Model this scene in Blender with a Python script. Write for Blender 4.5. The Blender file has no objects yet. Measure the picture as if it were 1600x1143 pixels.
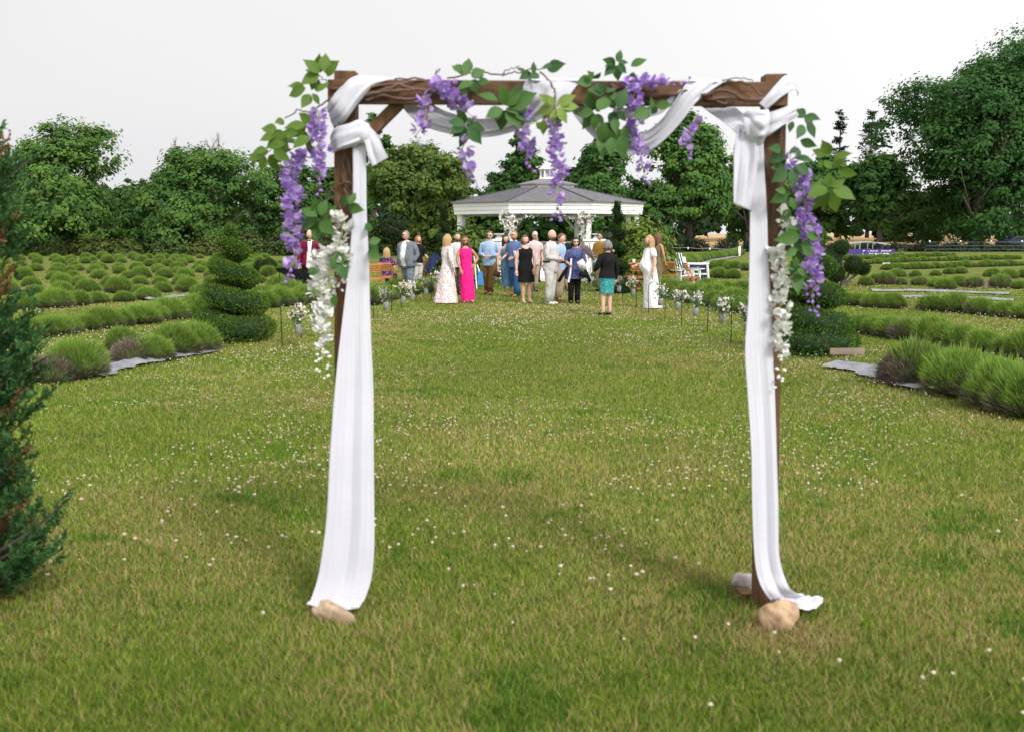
import bpy, bmesh, math, random
import numpy as np
from mathutils import Vector, Matrix

# ------------------------------------------------------------------ camera, sky, sun, exposure
scene = bpy.context.scene
FPX, CAM_H, PITCH = 1555.6, 1.70, math.radians(7.56)
cam_d = bpy.data.cameras.new('camera')
cam = bpy.data.objects.new('camera', cam_d)
scene.collection.objects.link(cam)
cam.location = (0, 0, CAM_H)
cam.rotation_euler = (math.pi / 2 - PITCH, 0, 0)
cam_d.lens, cam_d.sensor_width, cam_d.sensor_fit = 35.0, 36.0, 'HORIZONTAL'
cam_d.clip_start, cam_d.clip_end = 0.1, 5000
cam_d.dof.use_dof = True
cam_d.dof.focus_distance = 24.0
cam_d.dof.aperture_fstop = 3.5
scene.camera = cam

SUN_EL, SUN_AZ = math.radians(42), math.radians(148)      # azimuth measured from +Y towards +X
world = bpy.data.worlds.new('World')
scene.world = world
world.use_nodes = True
nt = world.node_tree
nt.nodes.clear()
w_out = nt.nodes.new('ShaderNodeOutputWorld')
w_bg = nt.nodes.new('ShaderNodeBackground')
w_sky = nt.nodes.new('ShaderNodeTexSky')
w_sky.sky_type = 'NISHITA'
w_sky.sun_disc = False
w_sky.sun_elevation = SUN_EL
w_sky.sun_rotation = SUN_AZ
w_sky.air_density, w_sky.dust_density, w_sky.ozone_density = 1.0, 3.0, 1.0
w_hsv = nt.nodes.new('ShaderNodeHueSaturation')            # overcast: the cloud sheet takes the blue out
w_hsv.inputs['Saturation'].default_value = 0.10
nt.links.new(w_sky.outputs[0], w_hsv.inputs['Color'])
w_tc = nt.nodes.new('ShaderNodeTexCoord')
w_map = nt.nodes.new('ShaderNodeMapping')
w_map.inputs['Scale'].default_value = (1.0, 1.0, 2.6)
w_noise = nt.nodes.new('ShaderNodeTexNoise')
w_noise.inputs['Scale'].default_value = 0.9
w_noise.inputs['Detail'].default_value = 4
nt.links.new(w_tc.outputs['Generated'], w_map.inputs[0])
nt.links.new(w_map.outputs[0], w_noise.inputs['Vector'])
w_ramp = nt.nodes.new('ShaderNodeValToRGB')                # cloud sheet, pale lilac grey to white
w_ramp.color_ramp.elements[0].position, w_ramp.color_ramp.elements[1].position = 0.36, 0.60
w_ramp.color_ramp.elements[0].color = (0.93, 0.915, 0.95, 1)
w_ramp.color_ramp.elements[1].color = (1.03, 1.025, 1.035, 1)
nt.links.new(w_noise.outputs['Fac'], w_ramp.inputs[0])
# the cloud sheet is brighter towards the veiled sun
w_dot = nt.nodes.new('ShaderNodeVectorMath'); w_dot.operation = 'DOT_PRODUCT'
w_dot.inputs[1].default_value = (math.sin(SUN_AZ), math.cos(SUN_AZ), 0.35)
nt.links.new(w_tc.outputs['Generated'], w_dot.inputs[0])
w_mr = nt.nodes.new('ShaderNodeMapRange'); w_mr.interpolation_type = 'SMOOTHSTEP'
w_mr.inputs['From Min'].default_value, w_mr.inputs['From Max'].default_value = -1.15, 1.0
w_mr.inputs['To Min'].default_value, w_mr.inputs['To Max'].default_value = 4.3, 8.8
nt.links.new(w_dot.outputs['Value'], w_mr.inputs['Value'])
w_sc = nt.nodes.new('ShaderNodeVectorMath'); w_sc.operation = 'SCALE'
nt.links.new(w_ramp.outputs[0], w_sc.inputs[0]); nt.links.new(w_mr.outputs[0], w_sc.inputs['Scale'])
w_mix = nt.nodes.new('ShaderNodeMixRGB')
w_mix.inputs[0].default_value = 0.95
nt.links.new(w_hsv.outputs[0], w_mix.inputs[1])
nt.links.new(w_sc.outputs[0], w_mix.inputs[2])
nt.links.new(w_mix.outputs[0], w_bg.inputs[0])
w_bg.inputs[1].default_value = 0.10
nt.links.new(w_bg.outputs[0], w_out.inputs[0])

sun_d = bpy.data.lights.new('sun', 'SUN')
sun_d.energy, sun_d.angle, sun_d.color = 1.5, math.radians(14), (1.0, 0.95, 0.87)
sun = bpy.data.objects.new('sun', sun_d)
scene.collection.objects.link(sun)
_sd = Vector((math.sin(SUN_AZ) * math.cos(SUN_EL), math.cos(SUN_AZ) * math.cos(SUN_EL), math.sin(SUN_EL)))
sun.rotation_euler = _sd.to_track_quat('Z', 'Y').to_euler()
sun.location = (0, 0, 60)

scene.view_settings.view_transform = 'Standard'
scene.view_settings.look = 'None'
scene.view_settings.exposure = 0.95
scene.view_settings.gamma = 1.0
scene.view_settings.use_curve_mapping = False
scene.render.engine = 'CYCLES'
scene.cycles.use_denoising = True
scene.cycles.max_bounces = 6
scene.cycles.diffuse_bounces = 2
scene.cycles.glossy_bounces = 3
scene.cycles.transmission_bounces = 6
scene.cycles.transparent_max_bounces = 6
scene.cycles.caustics_reflective = scene.cycles.caustics_refractive = False
scene.cycles.sample_clamp_indirect = 6

# ------------------------------------------------------------------ helpers
COL = scene.collection
R = math.radians
SP, CP = math.sin(PITCH), math.cos(PITCH)


def ray(px, py):
    u, v = (px - 800) / FPX, (571.5 - py) / FPX
    return Vector((u, CP + v * SP, -SP + v * CP))


def G(px, py, z=0.0):                      # photo pixel -> point on the ground
    d = ray(px, py)
    t = (z - CAM_H) / d.z
    return Vector((d.x * t, d.y * t, z))


def P(px, py, Y):                          # photo pixel -> point at distance Y
    d = ray(px, py)
    t = Y / d.y
    return Vector((d.x * t, Y, CAM_H + d.z * t))


def tag(o, label=None, cat=None, group=None, kind=None):
    if label: o['label'] = label
    if cat: o['category'] = cat
    if group: o['group'] = group
    if kind: o['kind'] = kind
    return o


def link(name, me, parent=None, loc=None, rot=None, scale=None):
    o = bpy.data.objects.new(name, me)
    COL.objects.link(o)
    if parent: o.parent = parent
    if loc is not None: o.location = loc
    if rot is not None: o.rotation_euler = rot
    if scale is not None: o.scale = scale if hasattr(scale, '__len__') else (scale,) * 3
    return o


def empty(name, loc=(0, 0, 0), rz=0.0):
    o = bpy.data.objects.new(name, None)
    COL.objects.link(o)
    o.location = loc
    o.rotation_euler = (0, 0, rz)
    o.empty_display_size = 0.1
    return o


def copy_tree(o, parent=None):
    c = o.copy()
    COL.objects.link(c)
    c.parent = parent
    for ch in o.children:
        copy_tree(ch, c)
    return c


def np_mesh(name, V, F, mat, col=None, smooth=False):
    """V (n,3), F (m,k) index array, col (n,3) point colours"""
    V = np.asarray(V, dtype=np.float32)
    F = np.asarray(F, dtype=np.int32)
    me = bpy.data.meshes.new(name)
    me.vertices.add(len(V))
    me.vertices.foreach_set('co', V.ravel())
    k = F.shape[1]
    me.loops.add(F.size)
    me.loops.foreach_set('vertex_index', F.ravel())
    me.polygons.add(len(F))
    me.polygons.foreach_set('loop_start', np.arange(0, F.size, k, dtype=np.int32))
    if smooth:
        me.polygons.foreach_set('use_smooth', np.ones(len(F), dtype=bool))
    me.update(calc_edges=True)
    if col is not None:
        a = me.color_attributes.new('Col', 'FLOAT_COLOR', 'POINT')
        c4 = np.ones((len(V), 4), dtype=np.float32)
        c4[:, :3] = col
        a.data.foreach_set('color', c4.ravel())
    me.materials.append(mat)
    return me


class MB:
    """collects shapes that become ONE mesh"""
    def __init__(self):
        self.v, self.f, self.m = [], [], []

    def add(self, vs, fs, m=0):
        n = len(self.v)
        self.v += [tuple(v) for v in vs]
        self.f += [tuple(i + n for i in f) for f in fs]
        self.m += [m] * len(fs)
        return self

    def box(self, lo, hi, m=0, mtx=None):
        x0, y0, z0 = lo; x1, y1, z1 = hi
        vs = [(x0, y0, z0), (x1, y0, z0), (x1, y1, z0), (x0, y1, z0), (x0, y0, z1), (x1, y0, z1), (x1, y1, z1), (x0, y1, z1)]
        if mtx is not None: vs = [mtx @ Vector(v) for v in vs]
        return self.add(vs, [(0, 3, 2, 1), (4, 5, 6, 7), (0, 1, 5, 4), (1, 2, 6, 5), (2, 3, 7, 6), (3, 0, 4, 7)], m)

    def bar(self, a, b, w, h, m=0, up=(0, 0, 1)):        # box beam from a to b
        a, b = Vector(a), Vector(b)
        t = (b - a).normalized()
        s = t.cross(Vector(up))
        if s.length < 1e-4: s = t.cross(Vector((0, 1, 0)))
        s.normalize()
        u = s.cross(t)
        vs = [p + s * (i * w / 2) + u * (j * h / 2) for p in (a, b) for i, j in ((-1, -1), (1, -1), (1, 1), (-1, 1))]
        return self.add(vs, [(0, 3, 2, 1), (4, 5, 6, 7), (0, 1, 5, 4), (1, 2, 6, 5), (2, 3, 7, 6), (3, 0, 4, 7)], m)

    def loft(self, rings, closed=True, caps=True, m=0):
        n = len(rings[0])
        vs = [p for r in rings for p in r]
        fs = []
        for i in range(len(rings) - 1):
            for j in range(n if closed else n - 1):
                a, b = i * n + j, i * n + (j + 1) % n
                fs.append((a, b, b + n, a + n))
        if caps and closed:
            fs.append(tuple(range(n - 1, -1, -1)))
            fs.append(tuple(range((len(rings) - 1) * n, len(rings) * n)))
        return self.add(vs, fs, m)

    def tube(self, pts, rad, n=6, m=0, caps=True, flat=None):
        pts = [Vector(p) for p in pts]
        if not hasattr(rad, '__len__'): rad = [rad] * len(pts)
        rings = []
        ref = None
        for i, p in enumerate(pts):
            t = (pts[min(i + 1, len(pts) - 1)] - pts[max(i - 1, 0)])
            t = t.normalized() if t.length > 1e-9 else Vector((0, 0, 1))
            if ref is None:
                ref = Vector((1, 0, 0)) if abs(t.x) < 0.8 else Vector((0, 1, 0))
            ref = (ref - t * ref.dot(t))
            ref = ref.normalized() if ref.length > 1e-6 else t.orthogonal().normalized()
            b = t.cross(ref)
            rx = rad[i]; ry = rad[i] * (flat if flat else 1)
            rings.append([p + ref * (math.cos(2 * math.pi * j / n) * rx) + b * (math.sin(2 * math.pi * j / n) * ry) for j in range(n)])
        return self.loft(rings, True, caps, m)

    def ball(self, c, r, m=0, nu=8, nv=6):
        c = Vector(c)
        r = Vector(r) if hasattr(r, '__len__') else Vector((r, r, r))
        rings = []
        for i in range(nv + 1):
            a = -math.pi / 2 + math.pi * i / nv
            a = max(min(a, math.pi / 2 - 0.02), -math.pi / 2 + 0.02)
            rings.append([c + Vector((math.cos(a) * math.cos(2 * math.pi * j / nu) * r.x, math.cos(a) * math.sin(2 * math.pi * j / nu) * r.y, math.sin(a) * r.z)) for j in range(nu)])
        return self.loft(rings, True, True, m)

    def lathe(self, prof, n=12, m=0, c=(0, 0, 0)):
        c = Vector(c)
        rings = [[c + Vector((r * math.cos(2 * math.pi * j / n), r * math.sin(2 * math.pi * j / n), z)) for j in range(n)] for r, z in prof]
        return self.loft(rings, True, True, m)

    def mesh(self, name, mats, smooth=False):
        me = bpy.data.meshes.new(name)
        me.from_pydata(self.v, [], self.f)
        for mm in (mats if isinstance(mats, (list, tuple)) else [mats]): me.materials.append(mm)
        me.polygons.foreach_set('material_index', np.array(self.m, dtype=np.int32))
        if smooth: me.polygons.foreach_set('use_smooth', np.ones(len(self.f), dtype=bool))
        me.update()
        return me

    def build(self, name, mats, parent=None, smooth=False, loc=None, rot=None, scale=None):
        return link(name, self.mesh(name, mats, smooth), parent, loc, rot, scale)


def add_bevel(o, w, seg=2):
    b = o.modifiers.new('bevel', 'BEVEL')
    b.width, b.segments, b.limit_method = w, seg, 'ANGLE'
    return o


def vnoise(x, y, s, seed=0):
    """smooth value noise 0..1 on arrays"""
    r = np.random.RandomState(seed).rand(256, 256)
    x = np.asarray(x) / s + 1000.0; y = np.asarray(y) / s + 1000.0
    xi = np.floor(x).astype(int); yi = np.floor(y).astype(int)
    fx = x - xi; fy = y - yi
    fx = fx * fx * (3 - 2 * fx); fy = fy * fy * (3 - 2 * fy)
    g = lambda a, b: r[a % 256, b % 256]
    return (g(xi, yi) * (1 - fx) + g(xi + 1, yi) * fx) * (1 - fy) + (g(xi, yi + 1) * (1 - fx) + g(xi + 1, yi + 1) * fx) * fy


# ------------------------------------------------------------------ materials
MATS = {}


def nodes_of(m):
    m.use_nodes = True
    t = m.node_tree
    t.nodes.clear()
    return t, t.nodes, t.links


def ramp(N, stops):
    r = N.new('ShaderNodeValToRGB')
    e = r.color_ramp.elements
    while len(e) > 1: e.remove(e[-1])
    e[0].position = stops[0][0]; e[0].color = (*stops[0][1], 1)
    for p, c in stops[1:]:
        x = e.new(p); x.color = (*c, 1)
    return r


def pmat(name, c1, c2=None, scale=8.0, rough=0.8, bump=0.0, bscale=None, detail=4, stretch=(1, 1, 1), spec=0.3, lo=0.35, hi=0.65, transl=0.0, metal=0.0, sheen=0.0, coords='Object'):
    """two-tone noise material with relief"""
    if name in MATS: return MATS[name]
    m = bpy.data.materials.new(name)
    t, N, L = nodes_of(m)
    out = N.new('ShaderNodeOutputMaterial')
    b = N.new('ShaderNodeBsdfPrincipled')
    b.inputs['Roughness'].default_value = rough
    b.inputs['Specular IOR Level'].default_value = spec
    b.inputs['Metallic'].default_value = metal
    if sheen: b.inputs['Sheen Weight'].default_value = sheen
    c2 = c2 or tuple(min(1, x * 0.8) for x in c1)
    tc = N.new('ShaderNodeTexCoord')
    mp = N.new('ShaderNodeMapping')
    mp.inputs['Scale'].default_value = stretch
    L.new(tc.outputs[coords], mp.inputs[0])
    nz = N.new('ShaderNodeTexNoise')
    nz.inputs['Scale'].default_value = scale
    nz.inputs['Detail'].default_value = detail
    L.new(mp.outputs[0], nz.inputs['Vector'])
    r = ramp(N, [(lo, c1), (hi, c2)])
    L.new(nz.outputs['Fac'], r.inputs[0])
    L.new(r.outputs[0], b.inputs['Base Color'])
    if bump:
        n2 = N.new('ShaderNodeTexNoise')
        n2.inputs['Scale'].default_value = bscale or scale * 3
        n2.inputs['Detail'].default_value = 6
        L.new(mp.outputs[0], n2.inputs['Vector'])
        bp = N.new('ShaderNodeBump')
        bp.inputs['Strength'].default_value = bump
        bp.inputs['Distance'].default_value = 0.01
        L.new(n2.outputs['Fac'], bp.inputs['Height'])
        L.new(bp.outputs[0], b.inputs['Normal'])
    if transl:
        tr = N.new('ShaderNodeBsdfTranslucent')
        L.new(r.outputs[0], tr.inputs[0])
        mx = N.new('ShaderNodeMixShader')
        mx.inputs[0].default_value = transl
        L.new(b.outputs[0], mx.inputs[1]); L.new(tr.outputs[0], mx.inputs[2])
        L.new(mx.outputs[0], out.inputs[0])
    else:
        L.new(b.outputs[0], out.inputs[0])
    MATS[name] = m
    return m


def leafmat(name, transl=0.3, rough=0.6, spec=0.25, var=0.25, patch=None):
    """colour from the point attribute, with a slow world-space variation and per-object variation"""
    m = bpy.data.materials.new(name)
    t, N, L = nodes_of(m)
    out = N.new('ShaderNodeOutputMaterial')
    at = N.new('ShaderNodeAttribute'); at.attribute_name = 'Col'
    oi = N.new('ShaderNodeObjectInfo')
    geo = N.new('ShaderNodeNewGeometry')
    nz = N.new('ShaderNodeTexNoise'); nz.inputs['Scale'].default_value = patch or 0.6
    L.new(geo.outputs['Position'], nz.inputs['Vector'])
    ad = N.new('ShaderNodeMath'); ad.operation = 'ADD'
    L.new(nz.outputs['Fac'], ad.inputs[0]); L.new(oi.outputs['Random'], ad.inputs[1])
    mr = N.new('ShaderNodeMapRange')
    mr.inputs['From Min'].default_value, mr.inputs['From Max'].default_value = 0.3, 1.7
    mr.inputs['To Min'].default_value, mr.inputs['To Max'].default_value = 1 - var, 1 + var
    L.new(ad.outputs[0], mr.inputs['Value'])
    hs = N.new('ShaderNodeHueSaturation')
    L.new(mr.outputs[0], hs.inputs['Value'])
    L.new(at.outputs['Color'], hs.inputs['Color'])
    b = N.new('ShaderNodeBsdfPrincipled')
    b.inputs['Roughness'].default_value = rough
    b.inputs['Specular IOR Level'].default_value = spec
    L.new(hs.outputs[0], b.inputs['Base Color'])
    tr = N.new('ShaderNodeBsdfTranslucent')
    L.new(hs.outputs[0], tr.inputs[0])
    mx = N.new('ShaderNodeMixShader'); mx.inputs[0].default_value = transl
    L.new(b.outputs[0], mx.inputs[1]); L.new(tr.outputs[0], mx.inputs[2])
    L.new(mx.outputs[0], out.inputs[0])
    MATS[name] = m
    return m


LEAF = leafmat('tree_leaf', 0.42, 0.75, 0.12, 0.25, 0.35)
BLADE = leafmat('grass_blade', 0.35, 0.7, 0.15, 0.15, 0.5)
SHRUB = leafmat('shrub_leaf', 0.35, 0.7, 0.2, 0.14, 1.2)
BARK = pmat('bark', (0.055, 0.043, 0.034), (0.115, 0.095, 0.08), 6, 0.95, 0.6, 18, stretch=(1, 1, 0.25))
GREYBARK = pmat('grey_bark', (0.22, 0.2, 0.18), (0.33, 0.31, 0.28), 6, 0.95, 0.4)
WHITE = pmat('white_paint', (0.84, 0.84, 0.83), (0.78, 0.78, 0.77), 3, 0.5, 0.1)
WOOD = pmat('stained_wood', (0.175, 0.088, 0.038), (0.085, 0.042, 0.020), 5, 0.62, 0.35, 30, stretch=(8, 8, 0.9))
WOODX = pmat('stained_wood_beam', (0.175, 0.088, 0.038), (0.08, 0.040, 0.020), 5, 0.62, 0.35, 30, stretch=(0.9, 8, 8))
CHAIRWOOD = pmat('honey_wood', (0.52, 0.25, 0.075), (0.38, 0.16, 0.045), 9, 0.45, 0.1, stretch=(1, 1, 0.3))
IRON = pmat('black_iron', (0.018, 0.018, 0.02), (0.03, 0.03, 0.03), 20, 0.5)
SKIN = pmat('skin', (0.70, 0.44, 0.34), (0.62, 0.36, 0.27), 14, 0.5, transl=0)
TANSKIN = pmat('tan_skin', (0.50, 0.26, 0.16), (0.43, 0.21, 0.13), 14, 0.5)
# ------------------------------------------------------------------ ground, fields
def lawn_material():
    m = bpy.data.materials.new('lawn')
    t, N, L = nodes_of(m)
    out = N.new('ShaderNodeOutputMaterial')
    b = N.new('ShaderNodeBsdfPrincipled')
    b.inputs['Roughness'].default_value = 0.95
    b.inputs['Specular IOR Level'].default_value = 0.1
    tc = N.new('ShaderNodeTexCoord')
    def noise(s, d=5, rough=0.6):
        n = N.new('ShaderNodeTexNoise')
        n.inputs['Scale'].default_value = s; n.inputs['Detail'].default_value = d; n.inputs['Roughness'].default_value = rough
        L.new(tc.outputs['Object'], n.inputs['Vector'])
        return n
    n1, n2, n3 = noise(0.55, 6, 0.65), noise(9.0, 4), noise(70.0, 3)
    green = ramp(N, [(0.30, (0.085, 0.150, 0.020)), (0.55, (0.155, 0.215, 0.030)), (0.8, (0.215, 0.255, 0.042))])
    straw = ramp(N, [(0.3, (0.26, 0.215, 0.085)), (0.7, (0.34, 0.285, 0.13))])
    L.new(n2.outputs['Fac'], green.inputs[0]); L.new(n3.outputs['Fac'], straw.inputs[0])
    fac = ramp(N, [(0.42, (0.08,) * 3), (0.68, (0.60,) * 3)])
    L.new(n1.outputs['Fac'], fac.inputs[0])
    mx = N.new('ShaderNodeMixRGB')
    L.new(fac.outputs[0], mx.inputs[0]); L.new(green.outputs[0], mx.inputs[1]); L.new(straw.outputs[0], mx.inputs[2])
    dk = ramp(N, [(0.32, (0.40,) * 3), (0.62, (0.95,) * 3)])
    L.new(n3.outputs['Fac'], dk.inputs[0])
    ml = N.new('ShaderNodeMixRGB'); ml.blend_type = 'MULTIPLY'; ml.inputs[0].default_value = 1
    L.new(mx.outputs[0], ml.inputs[1]); L.new(dk.outputs[0], ml.inputs[2])
    L.new(ml.outputs[0], b.inputs['Base Color'])
    bp = N.new('ShaderNodeBump'); bp.inputs['Strength'].default_value = 0.8; bp.inputs['Distance'].default_value = 0.03
    L.new(n3.outputs['Fac'], bp.inputs['Height']); L.new(bp.outputs[0], b.inputs['Normal'])
    L.new(b.outputs[0], out.inputs[0])
    return m


ground = MB()
gx = [-2500, -300, -80, -30, -12, 0, 12, 30, 80, 300, 2500]
gy = [-200, -20, 0, 10, 25, 50, 100, 300, 3500]
ground.add([(x, y, 0) for y in gy for x in gx], [(j * len(gx) + i, j * len(gx) + i + 1, (j + 1) * len(gx) + i + 1, (j + 1) * len(gx) + i) for j in range(len(gy) - 1) for i in range(len(gx) - 1)])
tag(ground.build('lawn', lawn_material()), kind='structure')

hay = MB()
HAY = pmat('dry_hay', (0.50, 0.33, 0.15), (0.40, 0.27, 0.12), 1.2, 0.95, 0.5, 30)
hx = [8 + 30 * i for i in range(16)]
hay_rows = [(98, -0.15), (103, 0.05), (125, 0.45), (160, 1.0), (260, 1.25), (700, 1.3)]
hay.add([(x, y, z) for y, z in hay_rows for x in hx], [(j * 16 + i, j * 16 + i + 1, (j + 1) * 16 + i + 1, (j + 1) * 16 + i) for j in range(5) for i in range(15)])
tag(hay.build('hay_field', HAY), kind='structure')


def hayz(x, y):
    if y < 98: return 0.0
    for (a, za), (b, zb) in zip(hay_rows, hay_rows[1:]):
        if a <= y <= b: return max(0.0, za + (zb - za) * (y - a) / (b - a))
    return 1.3


# woven weed cloth strips under the lavender rows
CLOTHSTRIP = pmat('weed_cloth', (0.17, 0.18, 0.20), (0.27, 0.28, 0.30), 5, 0.7, 0.4, 14)
def strip(pts, w, label, z=0.03):
    mb = MB()
    rng = random.Random(len(pts) * 7 + int(pts[0][0]))
    q = [G(*p) for p in pts]
    L_, R_ = [], []
    n = 0
    for i in range(len(q) - 1):
        for k in range(8):
            f = k / 8
            c = q[i].lerp(q[i + 1], f)
            t = (q[i + 1] - q[i]).normalized()
            s = Vector((t.y, -t.x, 0))
            w2 = w * (0.75 + 0.5 * rng.random()) / 2
            L_.append(c + s * w2 + Vector((0, 0, z + 0.015 * rng.random())))
            R_.append(c - s * w2 + Vector((0, 0, z + 0.015 * rng.random())))
    mid = [(a + b) / 2 + Vector((0, 0, 0.03 + 0.03 * rng.random())) for a, b in zip(L_, R_)]
    n = len(L_)
    mb.add(L_ + mid + R_, [(i, i + 1, n + i + 1, n + i) for i in range(n - 1)] + [(n + i, n + i + 1, 2 * n + i + 1, 2 * n + i) for i in range(n - 1)])
    o = mb.build('weed_cloth', CLOTHSTRIP, smooth=True)
    tag(o, label, 'weed cloth')


strip([(138, 591), (175, 577), (250, 563), (335, 548)], 0.42, 'grey weed cloth strip under the lavender row left of the lawn')
strip([(1307, 573), (1345, 578), (1395, 592), (1470, 612)], 0.55, 'grey weed cloth strip running up to the nearest lavender on the right')
strip([(1360, 456), (1440, 456), (1600, 462)], 0.35, 'pale weed cloth strip under the patchy lavender row on the right')
strip([(1395, 465), (1480, 467), (1600, 472)], 0.22, 'pale bare weed cloth strip in the gap of the right field')
strip([(1088, 416), (1110, 408), (1150, 401)], 0.6, 'pale curved weed cloth path beside far lavender behind the lawn chairs')
strip([(225, 470), (280, 465), (330, 461)], 0.3, 'pale weed cloth strip beside the leftmost round lavender bushes')

# ------------------------------------------------------------------ grass (nobody could count it)
rs = np.random.RandomState(3)
NB = 860000
u = rs.rand(NB)
d = 2.7 * (46 / 2.7) ** (u ** 0.92)
az = (rs.rand(NB) - 0.5) * R(76)
gxp, gyp = d * np.sin(az), d * np.cos(az)
h = (0.014 + 0.026 * rs.rand(NB)) * (0.8 + 0.55 * vnoise(gxp, gyp, 0.5, 5))
wd = 0.0018 + 0.00036 * d * (0.7 + 0.6 * rs.rand(NB))
a = rs.rand(NB) * 2 * np.pi
lean = h * (0.25 + 0.75 * rs.rand(NB))
la = rs.rand(NB) * 2 * np.pi
V = np.zeros((NB, 3, 3), dtype=np.float32)
V[:, 0, 0] = gxp - np.cos(a) * wd; V[:, 0, 1] = gyp - np.sin(a) * wd
V[:, 1, 0] = gxp + np.cos(a) * wd; V[:, 1, 1] = gyp + np.sin(a) * wd
V[:, 2, 0] = gxp + np.cos(la) * lean; V[:, 2, 1] = gyp + np.sin(la) * lean
V[:, 2, 2] = h
dry = 0.22 + 0.78 * np.clip((vnoise(gxp, gyp, 2.6, 11) * 0.5 + vnoise(gxp, gyp, 0.7, 12) * 0.35 + vnoise(gxp, gyp, .22, 13) * .15 - 0.40) * 3.2, 0, 1)
lush = np.clip((vnoise(gxp, gyp, 0.45, 14) * .6 + vnoise(gxp, gyp, 0.15, 15) * .4 - 0.64) * 4, 0, .8)
soil = np.exp(-(((gxp - 1.16) / .34) ** 2 + ((gyp - 4.05) / .26) ** 2)) + .6 * np.exp(-(((gxp + .15) / 1.1) ** 2 + ((gyp - 6.4) / .35) ** 2))
isdry = rs.rand(NB) < np.maximum(dry * (1 - lush) * 0.50, np.clip(soil, 0, .9))
k = rs.rand(NB, 1)
gcol = (1 - k) * np.array([0.055, 0.130, 0.014]) + k * np.array([0.300, 0.395, 0.050])
gcol = gcol * (1 - 0.45 * lush[:, None] * np.array([[1.0, 0.55, 0.8]]))
scol = (1 - k) * np.array([0.33, 0.255, 0.095]) + k * np.array([0.54, 0.43, 0.20])
c = np.where(isdry[:, None], scol, gcol) * (.80 + .40 * (vnoise(gxp, gyp, 3.8, 31) * .6 + vnoise(gxp, gyp, 1.1, 32) * .4))[:, None]
col = np.repeat(c[:, None, :], 3, axis=1)
me = np_mesh('grass', V.reshape(-1, 3), np.arange(NB * 3).reshape(-1, 3), BLADE, col.reshape(-1, 3))
tag(link('grass', me), 'short mown lawn grass with dry straw coloured patches', 'grass', kind='stuff')

# clover heads in the lawn: the 300 nearest one by one, the rest as one mass
CLOVER = pmat('clover_white', (0.62, 0.57, 0.45), (0.42, 0.31, 0.22), 60, 0.8, 0.5, 200)
STEM = pmat('clover_stem', (0.12, 0.19, 0.05), (0.16, 0.22, 0.06), 30, 0.8)
def clover_mesh(seed):
    r = random.Random(seed)
    mb = MB()
    tilt = r.uniform(-0.015, 0.015)
    mb.tube([(0, 0, 0), (tilt * .6, 0, 0.03), (tilt, 0, 0.055)], 0.0016, 4, 1)
    mb.ball((tilt, 0, 0.062), (0.0095, 0.0095, 0.0082), 0, 7, 5)
    for k in range(9):                                   # small petals that break the outline
        a = k * 2.4; zz = r.uniform(-0.3, 0.9)
        d_ = Vector((math.cos(a) * math.sqrt(1 - zz * zz), math.sin(a) * math.sqrt(1 - zz * zz), zz))
        c = Vector((tilt, 0, 0.062)) + d_ * 0.0078
        s = d_.orthogonal().normalized() * 0.003
        mb.add([c - s, c + s, c + d_ * 0.006], [(0, 1, 2)])
    return mb.mesh('clover_flower', [CLOVER, STEM], True)


cl = [clover_mesh(s) for s in range(4)]
NC = 60000
u = rs.rand(NC)
dd = 3.0 * (42 / 3.0) ** (u ** 0.7)
az = (rs.rand(NC) - 0.5) * R(68)
cx, cy = dd * np.sin(az), dd * np.cos(az)
dens = np.clip(vnoise(cx, cy, 1.7, 21) * 0.6 + vnoise(cx, cy, 0.6, 22) * 0.4 - 0.40, 0, 1) * 2.2 * np.clip(np.clip(dd - 5.0, 0, 99) * 0.11 + (dd - 2.8) * .02 + cx * 0.012, 0.022, .9)
keep = rs.rand(NC) < dens
cx, cy, dd = cx[keep], cy[keep], dd[keep]
inview = np.abs(cx / cy) < 0.52
order = np.argsort(dd + (~inview) * 100)
for n, i in enumerate(order[:300]):
    o = link('clover_flower', cl[n % 4], loc=(cx[i], cy[i], 0), rot=(0, 0, rs.rand() * 6), scale=float(0.55 + 0.6 * rs.rand()))
    tag(o, 'small round white clover flower standing in the near lawn', 'flower', 'white clover flowers in the near lawn')
rest = order[300:]
oct_v = np.array([(1, 0, 0), (-1, 0, 0), (0, 1, 0), (0, -1, 0), (0, 0, .85), (0, 0, -.85)])
oct_f = np.array([(0, 2, 4), (2, 1, 4), (1, 3, 4), (3, 0, 4), (2, 0, 5), (1, 2, 5), (3, 1, 5), (0, 3, 5)])
sz = (0.006 + 0.006 * rs.rand(len(rest))) * np.clip(dd[rest] / 12, 1, 1.6)
CV = (np.stack([cx[rest], cy[rest], np.full(len(rest), 0.058)], 1)[:, None, :] + oct_v[None] * sz[:, None, None]).reshape(-1, 3)
CF = (oct_f[None] + 6 * np.arange(len(rest))[:, None, None]).reshape(-1, 3)
tag(link('clover_bloom', np_mesh('clover_bloom', CV, CF, CLOVER, smooth=True)), 'scattered white clover blooms across the farther lawn', 'flowers', kind='stuff')
# ------------------------------------------------------------------ trees
def leaf_quads(Pn, Nn, size, rs_, aspect=0.62):
    """rhombic leaf cards: Pn centres, Nn normals"""
    n = len(Pn)
    Nn = Nn / (np.linalg.norm(Nn, axis=1, keepdims=True) + 1e-9)
    t = rs_.normal(size=(n, 3))
    t -= Nn * np.sum(t * Nn, 1, keepdims=True)
    t /= np.linalg.norm(t, axis=1, keepdims=True) + 1e-9
    b = np.cross(Nn, t)
    s = size[:, None]
    V = np.stack([Pn - t * s, Pn + b * s * aspect - t * s * .1, Pn + t * s, Pn - b * s * aspect - t * s * .1], 1)
    return V.reshape(-1, 3), np.arange(4 * n).reshape(-1, 4)


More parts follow.
